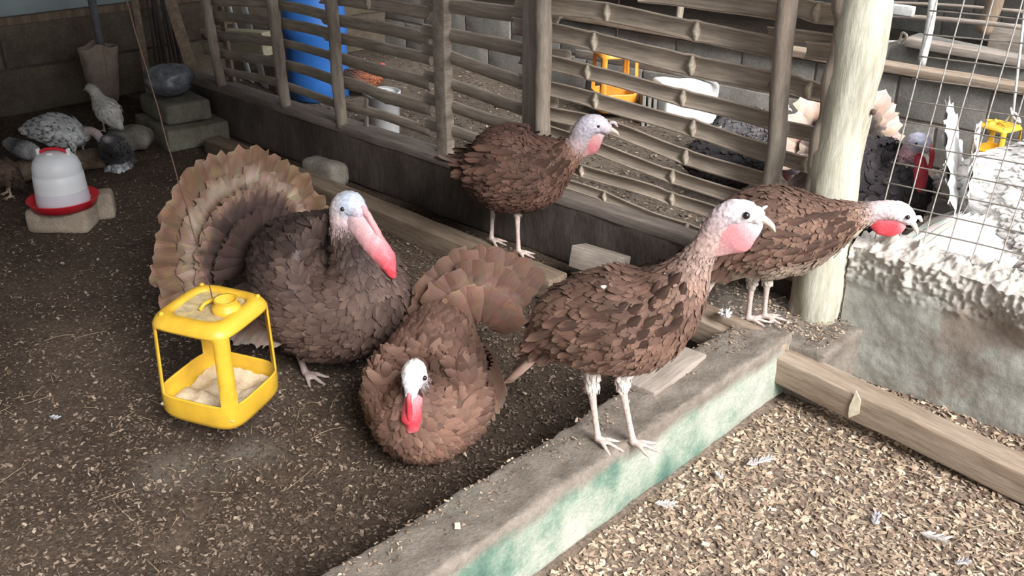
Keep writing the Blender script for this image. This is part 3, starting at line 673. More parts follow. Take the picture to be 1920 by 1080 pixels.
# sack and dark pole
sp0 = atx(201, 192, -6.42); 
def sackfn(u, v):
    th = u*2*pi; r = (.075+.055*v**.8)*(1+.10*fb(cos(th), sin(th), v*3, 1.7)); z = .37*v+(.035*max(0, cos(2*th+.5))**3 if v > .93 else 0)
    return (sp0[0]+r*.75*cos(th), sp0[1]+r*sin(th)+.0*v, sp0[2]+z)
V, Fc = grid(48, 30, sackfn); o = link('feed_sack', V, Fc, M['sack']); o.modifiers.new('s', 'SOLIDIFY').thickness = .004
tag(o, 'dusty beige feed sack with torn rim hung on the dark pole', 'sack')
tag(link('steel_pole', *tube([atx(197, 130, -6.46), atx(190, 90, -6.46), atx(172, 0, -6.46), atx(172, 0, -6.46)*2-atx(190, 90, -6.46)], .026, 12), M['metal_dark']), 'dark steel pole leaning on the left block wall', 'pole')
# leaning boards and bars in the far left corner
def lean(name, p0, p1, wd, th, mat, label, cat, group=None):
    return tag(beam(name, p0, p1+(p1-p0)*.5, wd, th, mat, up=(1, -.3, 0), amp=.002, r=.003), label, cat, group)
lean('leaning_board', atx(281, 178, -6.3), atx(252, 0, -6.45), .048, .02, M['board'], 'narrow brown board leaning left of the dark bars', 'board')
lean('leaning_board', atx(382, 205, -5.75), atx(318, 0, -5.95), .075, .025, M['board'], 'wide brown board leaning against the pedestal right side', 'board')
for i, (xb, xt) in enumerate(((300, 276), (307, 286), (318, 290), (328, 302), (338, 306), (346, 316))):
    a = atx(xb, 160, -6.35); b = atx(xt, 0, -6.45); a2 = a+(a-b)*.25
    tag(link('iron_bar', *tube([a2, b, b*2-a2], .008+.003*(i % 3), 8), M['bar_dark']), ('leftmost', 'second from left', 'third from left', 'third from right', 'second from right', 'rightmost')[i]+' of the dark bars leaning between the two boards', 'bar', 'dark bars leaning in the far left corner')
V, Fc = rbox(.12, .08, .02, .004, (2, 2, 1), .004)

# things behind the lattice
bp_ = np.array([-5.62, 3.86, 0]); bar = thing('blue_barrel', bp_, 'tall blue plastic barrel behind the lattice fence', 'barrel')
link('barrel_body', *lathe([(.001, 0), (.18, 0), (.205, .02), (.21, .10), (.215, .13), (.21, .16), (.212, .42), (.222, .45), (.222, .49), (.212, .52), (.212, .80), (.20, .86), (.17, .90), (.001, .91)], 48, bp_), M['blue'], bar)
link('barrel_lid', *lathe([(.185, .885), (.19, .89), (.19, .925), (.17, .93), (.001, .93)], 40, bp_), M['black'], bar)
bk = np.array([-4.575, 3.59, 0]); bu = thing('white_bucket', bk, 'white plastic bucket standing behind the lattice fence', 'bucket')
o = link('bucket_body', *lathe([(.001, .004), (.088, .004), (.092, .01), (.105, .25), (.112, .252), (.112, .272), (.107, .275)], 40, bk), M['white_plastic'], bu); o.modifiers.new('s', 'SOLIDIFY').thickness = .003
link('handle', *tube([bk+np.array([.11*cos(a), .11*sin(a)*.3-.06*sin(a), .26-.09*sin(a)]) for a in np.linspace(0, pi, 16)], .0025, 6), M['wire'], bu)
fb_ = atz(1285, 238, 0)+fh*.12
fbk = thing('foam_block', fb_, 'chipped white block standing against the back wall', 'block')
V, Fc = rbox(.36, .24, .27, .02, (6, 4, 5), .018, 9); link('block_body', V, Fc, M['white_block'], fbk, Mx=frame(fb_, RT*.95+fh*.3))
for k in range(3):
    V, Fc = rbox(.022, .20, .20, .004, (1, 2, 3), .002); link('edge_rib', V, Fc, M['block'], fbk, Mx=frame(fb_-RT*(.20+.035*k)+np.array([0, 0, .0])-fh*.02, RT))
tag(beam('grey_plank', aty(1080, 108, 5.16), aty(1372, 158, 5.16), .03, .06, M['rail'], up=(0, 0, 1)), 'long grey plank leaning along the back block wall', 'plank')
rack = thing('board_rack', aty(450, 160, 3.32)*np.array([1, 1, 0]), 'rack of pale and brown boards behind the far left of the lattice', 'rack')
for i, (a, b, wd, m_, lb) in enumerate((((388, 62), (505, 70), .035, 'pale_board', 'thin pale board on top of the pile behind the lattice'), ((394, 100), (508, 104), .085, 'pale_board', 'wide pale board low in the pile behind the lattice'), ((390, 72), (505, 84), .04, 'board', 'brown board between the pale ones behind the lattice'), ((395, 44), (430, 46), .05, 'board', 'short board end on the pile behind the lattice'))):
    beam('board', aty(*a, 3.32), aty(*b, 3.32), .10, wd, M[m_], rack, amp=.002)['label'] = lb
for xx in (398, 506):
    q = aty(xx, 60, 3.40); beam('upright', np.array([q[0], q[1], 0.]), q+UZ*.03, .05, .03, M['board'], rack, up=(0, 1, 0))
for i, (a, b) in enumerate((((415, -30), (478, 180)), ((444, -30), (500, 180)))):
    p, q = aty(*b, 3.75), aty(*a, 3.75)
    tag(beam('white_board', p, q, .05 if i == 0 else .075, .015, M['plaster_white'], up=(0, 1, 0), amp=.001), ('narrow' if i == 0 else 'wider')+' white board standing behind the board rack', 'board')
# beyond the back wall
tag(beam('wall_plate', (-4.6, YB+.02, .485), (2., YB+.02, .485), .12, .045, M['beam'], amp=.004, seg=40), 'rough timber laid along the top of the back wall', 'beam')
def stick(a, b, Y, r, mat, label, cat='pole', name='pole', Y2=None):
    tag(link(name, *tube(catmull([aty(*a, Y), (aty(*a, Y)+aty(*b, Y2 or Y))/2+np.array([.01, 0, .01]), aty(*b, Y2 or Y)], 5), r, 8), mat), label, cat)
stick((1727, 122), (1752, -20), 5.7, .026, M['plaster_white'], 'pale round pole rising behind the back wall beyond the mesh')
stick((1842, 60), (1872, -20), 6.1, .05, M['board'], 'brown pole top right beyond the mesh')
stick((1272, 40), (1276, -20), 6.4, .03, M['post'], 'thin pole behind the back wall above the orange feeder')
stick((1640, 28), (1925, 52), 6.0, .014, M['sawn'], 'thin grey stick running level beyond the mesh', 'stick', 'stick')
stick((1640, 4), (1925, 22), 6.3, .010, M['sawn'], 'thinner grey stick above the level one beyond the mesh', 'stick', 'stick')
stick((1500, 10), (1500, -20), 6.4, .02, M['post'], 'short pole top behind the lattice by the trunk post')
tag(beam('pale_plank', aty(1850, 95, 6.3), aty(1960, 112, 6.3), .03, .17, M['sawn']), 'pale plank end at the top right beyond the mesh', 'plank')
tag(beam('sloping_beam', aty(1700, 85, 5.9), aty(1940, 128, 5.9), .10, .05, M['sawn']), 'grey beam sloping down right behind the back wall', 'beam')
tag(beam('dark_lumber', aty(1690, 105, 6.1), aty(1960, 165, 6.1), .4, .12, M['block']), 'dark heap of lumber behind the back wall', 'lumber')
for a, b, hh, lb in (((1648, 22), (1712, 32), .06, 'small white tile high beyond the mesh'), ((1660, 112), (1694, 114), .12, 'white block just above the back wall by the trunk post')):
    tag(beam('white_tile', aty(*a, 6.0), aty(*b, 6.0), .04, hh, M['plaster_white']), lb, 'tile')

# ------------------------------------------------------------------ birds
def feathers(P, Nn, D, L, W, Cb, Ct, lift=.10, sink=.12):
    """vectorised small contour feathers: 3 columns x 4 rows"""
    n = len(P); D = D-Nn*np.sum(D*Nn, 1)[:, None]; D /= np.linalg.norm(D, axis=1)[:, None]+1e-9; S = np.cross(D, Nn)
    V, C, U = [], [], []; uo = rng.uniform(0, 50, n)
    for s, wf, cf in ((0, .45, 0), (.38, 1., .25), (.78, .85, .8), (1., .25, 1.)):
        for c in (-1, 0, 1):
            wj = wf*rng.uniform(.85, 1.15, n)
            hgt = -sink*(1-s)**2*W+(lift*s*rng.uniform(.4, 1.5, n))*W*1.6+(.16*W*(1-abs(c)))
            V.append(P+D*(L*(s-.3)+(0 if c == 0 else -.04*L))[:, None]+S*(c*W*.5*wj)[:, None]+Nn*hgt[:, None])
            C.append(Cb*(1-cf)+Ct*cf); U.append(np.stack([uo+c*.5, uo*.7+s], 1))
    V = np.stack(V, 1).reshape(-1, 3); C = np.stack(C, 1).reshape(-1, 3); U = np.stack(U, 1).reshape(-1, 2)
    q = np.array([[r*3+c, r*3+c+1, r*3+c+4, r*3+c+3] for r in range(3) for c in range(2)])
    Fc = (np.arange(n)[:, None, None]*12+q[None]).reshape(-1, 4); return V, Fc, C, U
def quill(o, d, nrm, L, W, bands, bend=0., rag=.10, rows=12, seed=0, tip=.09, endw=.5):
    """one large feather; bands = [(s, colour)...]"""
    d = d/np.linalg.norm(d); nrm = nrm-d*(nrm@d); nrm /= np.linalg.norm(nrm); S = np.cross(d, nrm); V, C, U = [], [], []
    ss = np.linspace(0, 1, rows); bs = [b[0] for b in bands]; bc = np.array([b[1] for b in bands]); q = rng.uniform(.82, 1.15)
    for s in ss:
        wf = (.18+.82*min(1, s/.35)**.8)*(1 if s < 1-tip*2 else max(endw, sqrt(max(0, 1-((s-1+tip*2)/(tip*2))**2))))
        for c in (-1, -.5, 0, .5, 1):
            rg = rng.uniform(-rag, rag) if abs(c) > .6 or s > .9 else 0
            sl = s+(rg*.5 if s > .9 else 0)-abs(c)*.03
            V.append(o+d*L*sl+S*(W*.5*wf*c*(1+rg))+nrm*(bend*s*s*L-.10*W*c*c+.004*(1-abs(c))))
            j = np.clip(s+rng.uniform(-.07, .07), 0, 1); C.append([np.interp(j, bs, bc[:, k])*q*rng.uniform(.88, 1.12) for k in range(3)]); U.append((seed*3.7+c*.5, seed*1.3+s))
    I = np.arange(rows*5).reshape(rows, 5); Fc = np.stack([I[:-1, :-1], I[:-1, 1:], I[1:, 1:], I[1:, :-1]], -1).reshape(-1, 4)
    return np.array(V), Fc, np.array(C), np.array(U)
def merge4(parts):
    k = 0; Vs, Fs, Cs, Us = [], [], [], []
    for V, Fc, C, U in parts: Vs.append(V); Fs.append(Fc+k); Cs.append(C); Us.append(U); k += len(V)
    return np.vstack(Vs), np.vstack(Fs), np.vstack(Cs), np.vstack(Us)
LEG = (.56, .46, .42); SKIN_W = (.66, .60, .66); SKIN_B = (.42, .47, .60); SKIN_P = (.62, .36, .36); RED = (.62, .06, .08)
FSK = .62
class Bird:
    def __init__(s, name, label, cat, P, h, group=None):
        s.P = np.array(P, float); s.h = np.array([h[0], h[1], 0.]); s.h /= np.linalg.norm(s.h); s.l = np.cross(UZ, s.h)
        s.root = thing(name, s.P, label, cat, group); s.chains = []
    def L(s, a, u, lat=0.): return s.P+s.h*a+UZ*u+s.l*lat
    def px(s, x, y, off=0.): return atplane(x, y, s.P+s.l*off, s.l)
    def spine(s, nodes, pxmode=True, sub=5):
        rows = []
        for nd in nodes:
            x, y, r, col, fs = nd[:5]; ls = nd[5] if len(nd) > 5 else 1.
            p = s.px(x, y) if pxmode else s.L(x, y); rr = r*depth(p)/F if pxmode else r
            rows.append([*p, rr, *col, fs, ls])
        A = catmull(np.array(rows), sub); A[:, 3] = np.maximum(A[:, 3], .003); A[:, 4:7] = np.clip(A[:, 4:7], 0, 1); s.sp = A; s.chains.append(('spine', A)); return s
    def leg(s, foot, hock, hip, r=.009, thigh=.03, tcol=(.5, .45, .4), toe=.075, th=None, ang0=0., col=LEG):
        foot = np.array(foot, float); f = foot+UZ*r*1.3; hock = np.array(hock, float); hip = np.array(hip, float)
        k = hip+(hock-hip)*.55; rows = [[*hip, thigh, *tcol, .012, 1], [*k, thigh*.8, *tcol, .012, 1], [*(hip+(hock-hip)*.85), r*1.8, *tcol, .012, 1], [*hock, r*1.35, *col, 0, 1],
            [*(hock*.5+f*.5), r*.95, *col, 0, 1], [*f, r*1.15, *col, 0, 1]]
        s.chains.append(('leg', catmull(np.array(rows), 4)))
        if toe:
            for a, Ln in ((-.55, toe*.85), (0, toe), (.55, toe*.85), (pi-.3, toe*.4)):
                a += ang0; d = s.h*cos(a)+s.l*sin(a)
                P = [f, f+d*Ln*.35+UZ*r*.4, f+d*Ln*.7-UZ*r*.3, f+d*Ln-UZ*r*.6]; R = [r*.9, r*.72, r*.62, r*.35]
                s.chains.append(('toe', catmull(np.array([[*p, q, *col, 0, 1] for p, q in zip(P, R)]), 3)))
    def build(s, vox=.0045, bumps=.0026, k=3.0, cap=2600, tipc=1.5, tipmix=(.55, .42, .33), white=.02, jit=.25, fl=2.3, lift=.10, white_c=(.6, .56, .52), extra_tip=None, belly=None):
        parts = []
        for kind, A in s.chains:
            lat = s.l if kind == 'spine' else None
            parts.append(tube(A[:, :3], A[:, 3], 20 if kind == 'spine' else 8, lat, A[:, 8] if kind == 'spine' else 1.))
        # rounded ends
        for kind, A in s.chains:
            if kind == 'spine': parts.append(sphere(A[-1, :3], A[-1, 3], 8)); parts.append(sphere(A[0, :3], A[0, 3], 8))
        V, Fc = join(parts); me = bpy.data.meshes.new('tmp'); me.from_pydata([tuple(v) for v in V-s.P], [], Fc)
        o = bpy.data.objects.new('tmp', me); COL.objects.link(o); m = o.modifiers.new('r', 'REMESH'); m.mode = 'VOXEL'; m.voxel_size = vox
        m2 = o.modifiers.new('sm', 'SMOOTH'); m2.factor = .5; m2.iterations = 2
        dg = bpy.context.evaluated_depsgraph_get(); dg.update(); nm = bpy.data.meshes.new_from_object(o.evaluated_get(dg)); bpy.data.objects.remove(o)
        n = len(nm.vertices); co_ = np.zeros(n*3, np.float32); nm.vertices.foreach_get('co', co_); co_ = co_.reshape(-1, 3)
        vn = np.zeros(n*3, np.float32); nm.vertices.foreach_get('normal', vn); vn = vn.reshape(-1, 3)
        A = np.vstack([c for _, c in s.chains]); isS = np.concatenate([np.full(len(c), kd == 'spine') for kd, c in s.chains])
        def near(Q):
            out = np.zeros(len(Q), int)
            for i in range(0, len(Q), 4000):
                q = Q[i:i+4000]; d = np.linalg.norm(q[:, None]-(A[None, :, :3]-s.P), axis=2)-A[None, :, 3]*.9
                out[i:i+4000] = d.argmin(1)
            return out
        idx = near(co_); fs = A[idx, 7]; C = A[idx, 4:7].copy()
        nzv = np.array([mn.noise(Vector(p*110))+.8*mn.noise(Vector(p*230)) for p in co_.astype(float)]); sk = (fs < .004)
        if s.bumpy: co_[sk & isS[idx]] += (vn*(nzv*bumps)[:, None])[sk & isS[idx]]
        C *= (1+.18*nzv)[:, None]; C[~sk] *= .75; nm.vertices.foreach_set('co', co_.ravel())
        ca = nm.color_attributes.new('Col', 'FLOAT_COLOR', 'POINT'); cc = np.ones((n, 4), np.float32); cc[:, :3] = C; ca.data.foreach_set('color', cc.ravel())
        nm.polygons.foreach_set('use_smooth', np.ones(len(nm.polygons), bool)); nm.materials.clear(); nm.materials.append(M['skin']); nm.name = 'body'
        b = bpy.data.objects.new('body', nm); COL.objects.link(b); b.parent = s.root
        # contour feathers
        pf = len(nm.polygons); ce = np.zeros(pf*3, np.float32); nm.polygons.foreach_get('center', ce); ce = ce.reshape(-1, 3); pn = np.zeros(pf*3, np.float32); nm.polygons.foreach_get('normal', pn); pn = pn.reshape(-1, 3)
        ar = np.zeros(pf, np.float32); nm.polygons.foreach_get('area', ar); pi_ = near(ce); f = A[pi_, 7]; ok = f > .004
        wgt = np.where(ok, ar/np.maximum(f, .006)**2, 0); tot = wgt.sum(); cnt = int(min(cap*2.3, tot*k/2.2/FSK**2))
        ch = rng.choice(pf, cnt, p=wgt/tot); P = ce[ch]+rng.normal(0, vox*.5, (cnt, 3)); Nn = pn[ch]; ii = pi_[ch]; f = f[ch]
        T = np.zeros((len(A), 3)); k0 = 0
        for kd, c in s.chains:
            t = np.gradient(c[:, :3], axis=0); t /= np.linalg.norm(t, axis=1)[:, None]+1e-9; T[k0:k0+len(c)] = -t if kd == 'spine' else t; k0 += len(c)
        D = T[ii]-UZ*.12+rng.normal(0, .16, (cnt, 3)); base = A[ii, 4:7]*rng.uniform(1-jit, 1+jit, cnt)[:, None]
        # patchy plumage
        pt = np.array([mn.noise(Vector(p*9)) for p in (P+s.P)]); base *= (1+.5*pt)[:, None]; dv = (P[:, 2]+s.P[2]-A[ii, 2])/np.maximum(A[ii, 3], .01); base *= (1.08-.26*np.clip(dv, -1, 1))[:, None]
        if belly is not None:
            bf_ = (np.clip((-dv-.25)/.6, 0, 1)*belly[1])[:, None]*(isS[ii])[:, None]; base = base*(1-bf_)+np.array(belly[0])*bf_*rng.uniform(.7, 1.2, cnt)[:, None]
        tips = base*tipc*(1-.25)+np.array(tipmix)*.25*rng.uniform(0, 1, cnt)[:, None]*np.clip(base.mean(1)*6, 0, 1)[:, None]
        wsel = rng.random(cnt) < white; tips[wsel] = white_c; base[wsel] = np.array(white_c)*.7
        if extra_tip is not None:
            es = rng.random(cnt) < extra_tip[1]; tips[es] = np.array(extra_tip[0])*rng.uniform(.7, 1.3, es.sum())[:, None]
        V, Fc, C, U = feathers(P, Nn, D, f*FSK*fl*rng.uniform(.8, 1.25, cnt), f*FSK*1.3*rng.uniform(.8, 1.2, cnt), base, np.clip(tips, 0, .9), lift)
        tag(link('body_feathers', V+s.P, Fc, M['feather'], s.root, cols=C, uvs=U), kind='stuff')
        return s
    bumpy = True
    def beak(s, p0, d, L, r, hook=.35, col='horn'):
        d = d/np.linalg.norm(d); P = catmull([p0-d*L*.25, p0+d*L*.3, p0+d*L*.75-UZ*hook*L*.25, p0+d*L*.98-UZ*hook*L*.85], 4)
        V, Fc = tube(P, np.interp(np.linspace(0, 1, len(P)), [0, .3, .7, 1], [r, r*.85, r*.55, r*.12]), 10, s.l, .75); link('beak', V, Fc, M[col], s.root)
    def eyes(s, p, off, r=.005, both=True, ring=None):
        for sg in (-1, 1):
            c = p+s.l*off*sg
            if ring: link('eye_ring', *sphere(c-s.l*sg*r*.75, r*1.7, 7), M[ring], s.root)
            link('eye', *sphere(c, r, 7), M['black'], s.root)
    def flesh(s, name, rows, ls=.45, lump_=.004, label=None, sub=5, n=14):
        """rows: (pos, r, colour)"""
        A = catmull(np.array([[*p, r, *c] for p, r, c in rows]), sub); V, Fc = tube(A[:, :3], np.maximum(A[:, 3], .002), n, s.l, ls)
        C = np.vstack([np.repeat(A[:, 4:7], n, 0), A[:1, 4:7], A[-1:, 4:7]])
        if len(V) != len(C): C = C[:len(V)]
        for i, p in enumerate(V): V[i] = p+lump_*np.array(mn.noise_vector(Vector(p*45)))
        o = link(name, V, Fc, M['skin'], s.root, cols=np.clip(C, 0, 1)); sb = o.modifiers.new('s', 'SUBSURF'); sb.levels = sb.render_levels = 1
        if label: o['label'] = label
        return o
    def quills(s, name, items, bands, rag=.1, each=True, rows=12, bend=0., endw=.45):
        out = []
        for i, (o, d, nrm, L, W) in enumerate(items): out.append(quill(o, d, nrm, L, W, bands, bend, rag, rows, seed=i+1, endw=endw))
        if each:
            for V, Fc, C, U in out: link(name, V, Fc, M['feather'], s.root, cols=C, uvs=U)
        else:
            V, Fc, C, U = merge4(out); tag(link(name, V, Fc, M['feather'], s.root, cols=C, uvs=U), kind='stuff')
    def fan(s, c, R, W, n, a0, a1, bands, tilt=.2, name='tail_feather', each=True, off=0., rag=.12, rows=12, e_up=None, r0=.04, bend=0.):
        e1 = UZ*cos(tilt)-s.h*sin(tilt); items = []
        for i, a in enumerate(np.linspace(a0, a1, n)):
            a += rng.normal(0, .015); d = e1*cos(a)-s.l*sin(a)
            nrm = s.h*cos(tilt)+UZ*sin(tilt); o = c+d*r0+nrm*(off+.003*((i % 2)*2-1))
            items.append((o, d, nrm, (R-r0)*rng.uniform(.95, 1.04), W))
        s.quills(name, items, bands, rag, each, rows, bend, .78)
    def wing(s, t0, t1, phi, L, W, rows, bands, down=.15, n=13, grow=1.):
        """folded wing both sides laid on the torso between spine params"""
        A = s.sp; m = len(A)
        for sg in (-1, 1):
            items = []
            for r in range(rows):
                for i in range(n):
                    t = t1+(t0-t1)*(i/(n-1)) ; j = int(np.clip(t*(m-1), 1, m-2)); T = A[j+1, :3]-A[j-1, :3]; T /= np.linalg.norm(T)
                    Nn = np.cross(s.l, T); Nn = Nn if Nn[2] > 0 else -Nn; ph = phi+r*.30+.18*(i/(n-1))+rng.normal(0, .07)
                    nr = Nn*cos(ph)+s.l*sg*sin(ph); o = A[j, :3]+nr*A[j, 3]*(1.0+.01*(rows-r)); d = -T+(-Nn)*(down+rng.normal(0, .13))+nr*.03
                    items.append((o+T*L*(.3+rng.normal(0, .13)), d, nr, L*(1-.12*r)*rng.uniform(.7, 1.1), W*rng.uniform(.75, 1.15)))
            s.quills('wing', items, bands, .08, False, 8, -.05)
BR_D = (.058, .032, .024); BR_M = (.110, .060, .044); BR_L = (.20, .115, .083); BR_P = (.40, .27, .21); TAN = (.36, .20, .13)
NK = (.42, .30, .27)

# --- A: hen on the green wall
PA = (atz(1125, 835, .215)+atz(1190, 845, .215))/2; PA[2] = .215; PA[0] = min(PA[0], -1.30)
A_ = Bird('turkey_hen', 'brown turkey hen standing on the low green wall in front', 'turkey', PA, RT*.93-fh*.25)
A_.spine([(992, 652, 12, BR_L, .022, .8), (1022, 634, 44, BR_L, .028), (1072, 610, 80, BR_M, .030), (1135, 602, 99, BR_M, .026), (1195, 594, 101, BR_M, .022), (1245, 566, 78, BR_M, .018), (1282, 525, 50, (.20, .125, .10), .013),
    (1306, 488, 31, (.30, .21, .18), .009, .9), (1328, 452, 25, NK, 0, .8), (1346, 420, 25, (.46, .36, .36), 0, .8), (1368, 400, 25, (.55, .48, .52), 0, .85), (1396, 398, 24, (.72, .70, .74), 0, .85), (1418, 404, 17, (.70, .68, .70), 0, .8)])
for (fx, fy, hx, hy, sx, sy, of) in ((1121, 832, 1110, 745, 1112, 690, -.045), (1187, 838, 1168, 742, 1172, 690, .045)):
    f = atz(fx, fy, .212); A_.leg(f, atplane(hx, hy-8, f, A_.l), atplane(sx, sy-30, f, A_.l), .0092, .026, (.62, .56, .52), .082, ang0=-.35 if of < 0 else -.2)
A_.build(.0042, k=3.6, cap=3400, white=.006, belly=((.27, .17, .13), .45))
hd = A_.px(1400, 400); A_.eyes(hd+UZ*.004, .0255, .0088); A_.beak(A_.px(1430, 410), A_.px(1460, 424)-A_.px(1430, 406), .036, .0100, .45)
A_.flesh('snood', [(A_.px(1426, 394), .005, SKIN_W), (A_.px(1433, 389), .0045, SKIN_W), (A_.px(1439, 386), .002, SKIN_W)], 1, .001)
A_.flesh('wattle', [(A_.px(1322, 478), .014, (.55, .34, .33)), (A_.px(1346, 456), .038, SKIN_P), (A_.px(1372, 438), .056, (.64, .27, .29)), (A_.px(1398, 424), .046, (.62, .33, .36)), (A_.px(1420, 415), .022, SKIN_W), (A_.px(1428, 412), .010, SKIN_W)], .40, .003, 'pink red throat skin')
wb = [(0, BR_M), (.5, (.20, .11, .08)), (.8, (.30, .17, .12)), (1, (.34, .24, .19))]
A_.wing(.08, .50, .85, .10, .026, 4, [(0, BR_D), (.5, BR_D), (.8, BR_M), (1, (.24, .15, .11))])
A_.quills('tail_feather', [(A_.px(1030, 640)+A_.l*k*.010, (A_.px(965, 696)-A_.px(1030, 640))+A_.l*k*.012+UZ*abs(k)*.004, UZ+A_.l*k*.1, .15, .030) for k in (-3, -2, -1, 0, 1, 2, 3)], [(0, BR_M), (.5, (.34, .24, .19)), (1, BR_M)], .05)

# --- B: hen on the floor beam
PB = (atz(920, 455, .105)+atz(972, 478, .105))/2; PB[2] = .105; PB[1] = 2.64
B_ = Bird('turkey_hen', 'dark brown turkey hen standing on the floor beam before the square post', 'turkey', PB, RT*.97-fh*.12)
cB = (.080, .040, .030)
B_.spine([(850, 300, 9, (.07, .04, .03), .022, .8), (876, 312, 38, (.06, .034, .026), .026), (915, 316, 72, (.075, .038, .028), .026), (960, 316, 82, cB, .024), (1005, 316, 74, cB, .020), (1042, 300, 46, (.13, .065, .048), .016), (1068, 284, 27, (.17, .10, .08), .011),
    (1084, 266, 21, (.42, .33, .34), 0, .85), (1092, 248, 21, (.44, .40, .45), 0, .85), (1106, 234, 20, (.50, .48, .56), 0, .9), (1124, 234, 17, (.66, .60, .68), 0, .85), (1136, 240, 12, (.62, .54, .58), 0, .8)])
for (fx, fy, hx, hy, sx, sy) in ((921, 455, 925, 388, 930, 350), (972, 478, 970, 405, 972, 360)):
    f = atz(fx, fy, .103); B_.leg(f, atplane(hx, hy, f, B_.l), atplane(sx, sy, f, B_.l), .0098, .028, (.42, .34, .30), .085, ang0=-.5)
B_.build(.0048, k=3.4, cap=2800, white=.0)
B_.eyes(B_.px(1122, 233), .026, .0078); B_.beak(B_.px(1143, 242), B_.px(1158, 246)-B_.px(1143, 240), .042, .012)
B_.flesh('snood', [(B_.px(1143, 230), .005, SKIN_W), (B_.px(1152, 230), .007, SKIN_W), (B_.px(1158, 238), .004, SKIN_P)], 1, .001)
B_.flesh('wattle', [(B_.px(1082, 290), .014, SKIN_P), (B_.px(1092, 284), .028, SKIN_P), (B_.px(1106, 272), .040, (.58, .20, .23)), (B_.px(1120, 256), .028, SKIN_P), (B_.px(1132, 247), .010, SKIN_W)], .42, .003, 'pink throat skin')
B_.wing(.10, .50, .85, .11, .030, 4, [(0, (.05, .028, .02)), (.5, (.08, .042, .03)), (1, (.13, .07, .05))])
B_.quills('tail_feather', [(B_.px(872, 302)+B_.l*k*.012, (B_.px(838, 298+6*k)-B_.px(872, 302))+B_.l*k*.02, UZ+B_.l*k*.1, .13, .035) for k in (-3, -2, -1, 0, 1, 2, 3)], [(0, (.05, .03, .024)), (.6, (.08, .05, .04)), (1, (.12, .085, .07))], .05)
B_.quills('back_feather', [(B_.px(975, 255), B_.px(990, 275)-B_.px(975, 255), -B_.l+UZ*.5, .06, .03)], [(0, (.5, .44, .40)), (1, (.62, .56, .5))], .1)

# --- C: hen on the slab at the right
PC = (atz(1405, 605, .205)+atz(1435, 600, .205))/2; PC[2] = .205
C_ = Bird('turkey_hen', 'brown turkey hen bending forward at the foot of the trunk post', 'turkey', PC, RT*.98-fh*.05)
cC = (.115, .064, .046)
C_.spine([(1318, 520, 14, (.34, .25, .21), .022, .8), (1345, 492, 42, BR_M, .026), (1392, 450, 76, (.10, .052, .038), .026), (1445, 436, 86, cC, .024), (1500, 432, 78, cC, .022), (1550, 422, 54, cC, .018), (1588, 410, 34, (.16, .095, .072), .013),
    (1618, 402, 23, (.26, .19, .17), .008), (1645, 395, 19, (.48, .40, .42), 0, .85), (1668, 394, 19, (.55, .46, .48), 0, .85), (1690, 398, 19, (.74, .70, .74), 0, .85), (1706, 410, 13, (.72, .69, .72), 0, .8)])
for (fx, fy, hx, hy, sx, sy) in ((1402, 604, 1409, 540, 1415, 490), (1432, 600, 1438, 535, 1444, 480)):
    f = atz(fx, fy, .203); C_.leg(f, atplane(hx, hy, f, C_.l), atplane(sx, sy, f, C_.l), .0092, .026, (.62, .56, .5), .08, ang0=-.15)
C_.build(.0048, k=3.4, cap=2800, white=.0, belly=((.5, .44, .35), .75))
C_.eyes(C_.px(1697, 402), .025, .0078); C_.beak(C_.px(1711, 418), C_.px(1728, 440)-C_.px(1711, 416), .036, .011, .5)
C_.flesh('snood', [(C_.px(1716, 408), .006, SKIN_W), (C_.px(1724, 408), .007, SKIN_W), (C_.px(1728, 416), .004, SKIN_W)], 1, .001)
C_.flesh('wattle', [(C_.px(1618, 406), .010, RED), (C_.px(1636, 412), .020, RED), (C_.px(1656, 422), .036, (.60, .07, .09)), (C_.px(1680, 424), .034, (.60, .08, .10)), (C_.px(1698, 420), .012, SKIN_P)], .42, .003, 'bright red throat skin')
C_.wing(.12, .52, .85, .10, .028, 4, [(0, BR_D), (.6, (.09, .05, .036)), (.85, (.13, .075, .055)), (1, (.19, .12, .09))])
C_.quills('tail_feather', [(C_.px(1350, 490)+C_.l*k*.010, (C_.px(1306, 545)-C_.px(1350, 490))+C_.l*k*.012, UZ+C_.l*k*.1, .13, .032) for k in (-3, -2, -1, 0, 1, 2, 3)], [(0, (.3, .2, .16)), (.5, (.46, .36, .32)), (1, (.4, .32, .28))], .05)
C_.quills('breast_stripe', [(C_.px(1612, 424)-C_.l*(.03-.0*k)+UZ*.0, C_.px(1500, 500)-C_.px(1612, 424), -C_.l-UZ*.4, .08, .03) for k in range(1)], [(0, (.5, .45, .36)), (1, (.45, .38, .3))], .1)

# --- D: big strutting tom
PD = np.array([-2.50, 1.66, 0.]); hD = RT*cos(.66)-fh*sin(.66)
D_ = Bird('turkey_tom', 'large dark strutting tom with fanned tail beside the yellow feeder', 'turkey', PD, hD)
dk = (.040, .026, .023); dm = (.068, .042, .035)
D_.spine([(-.27, .38, .06, dk, .03), (-.19, .37, .15, dk, .036), (-.06, .335, .235, dk, .038), (.07, .315, .245, dm, .036), (.17, .345, .190, dm, .030), (.205, .43, .120, (.06, .04, .036), .022), (.165, .51, .070, (.10, .07, .066), .014),
    (.14, .575, .050, (.50, .38, .40), 0), (.145, .625, .048, (.64, .56, .60), 0), (.175, .640, .044, (.50, .56, .68), 0), (.205, .630, .030, (.56, .52, .60), 0)], False)
for sg in (-1, 1):
    f = D_.L(.0, .0, .11*sg); D_.leg(f, f+UZ*.10-D_.h*.03, f+UZ*.24, .0125, .05, (.16, .11, .09), .10, col=(.34, .27, .25))
D_.build(.006, k=3.6, cap=3400, white=.0, lift=.11)
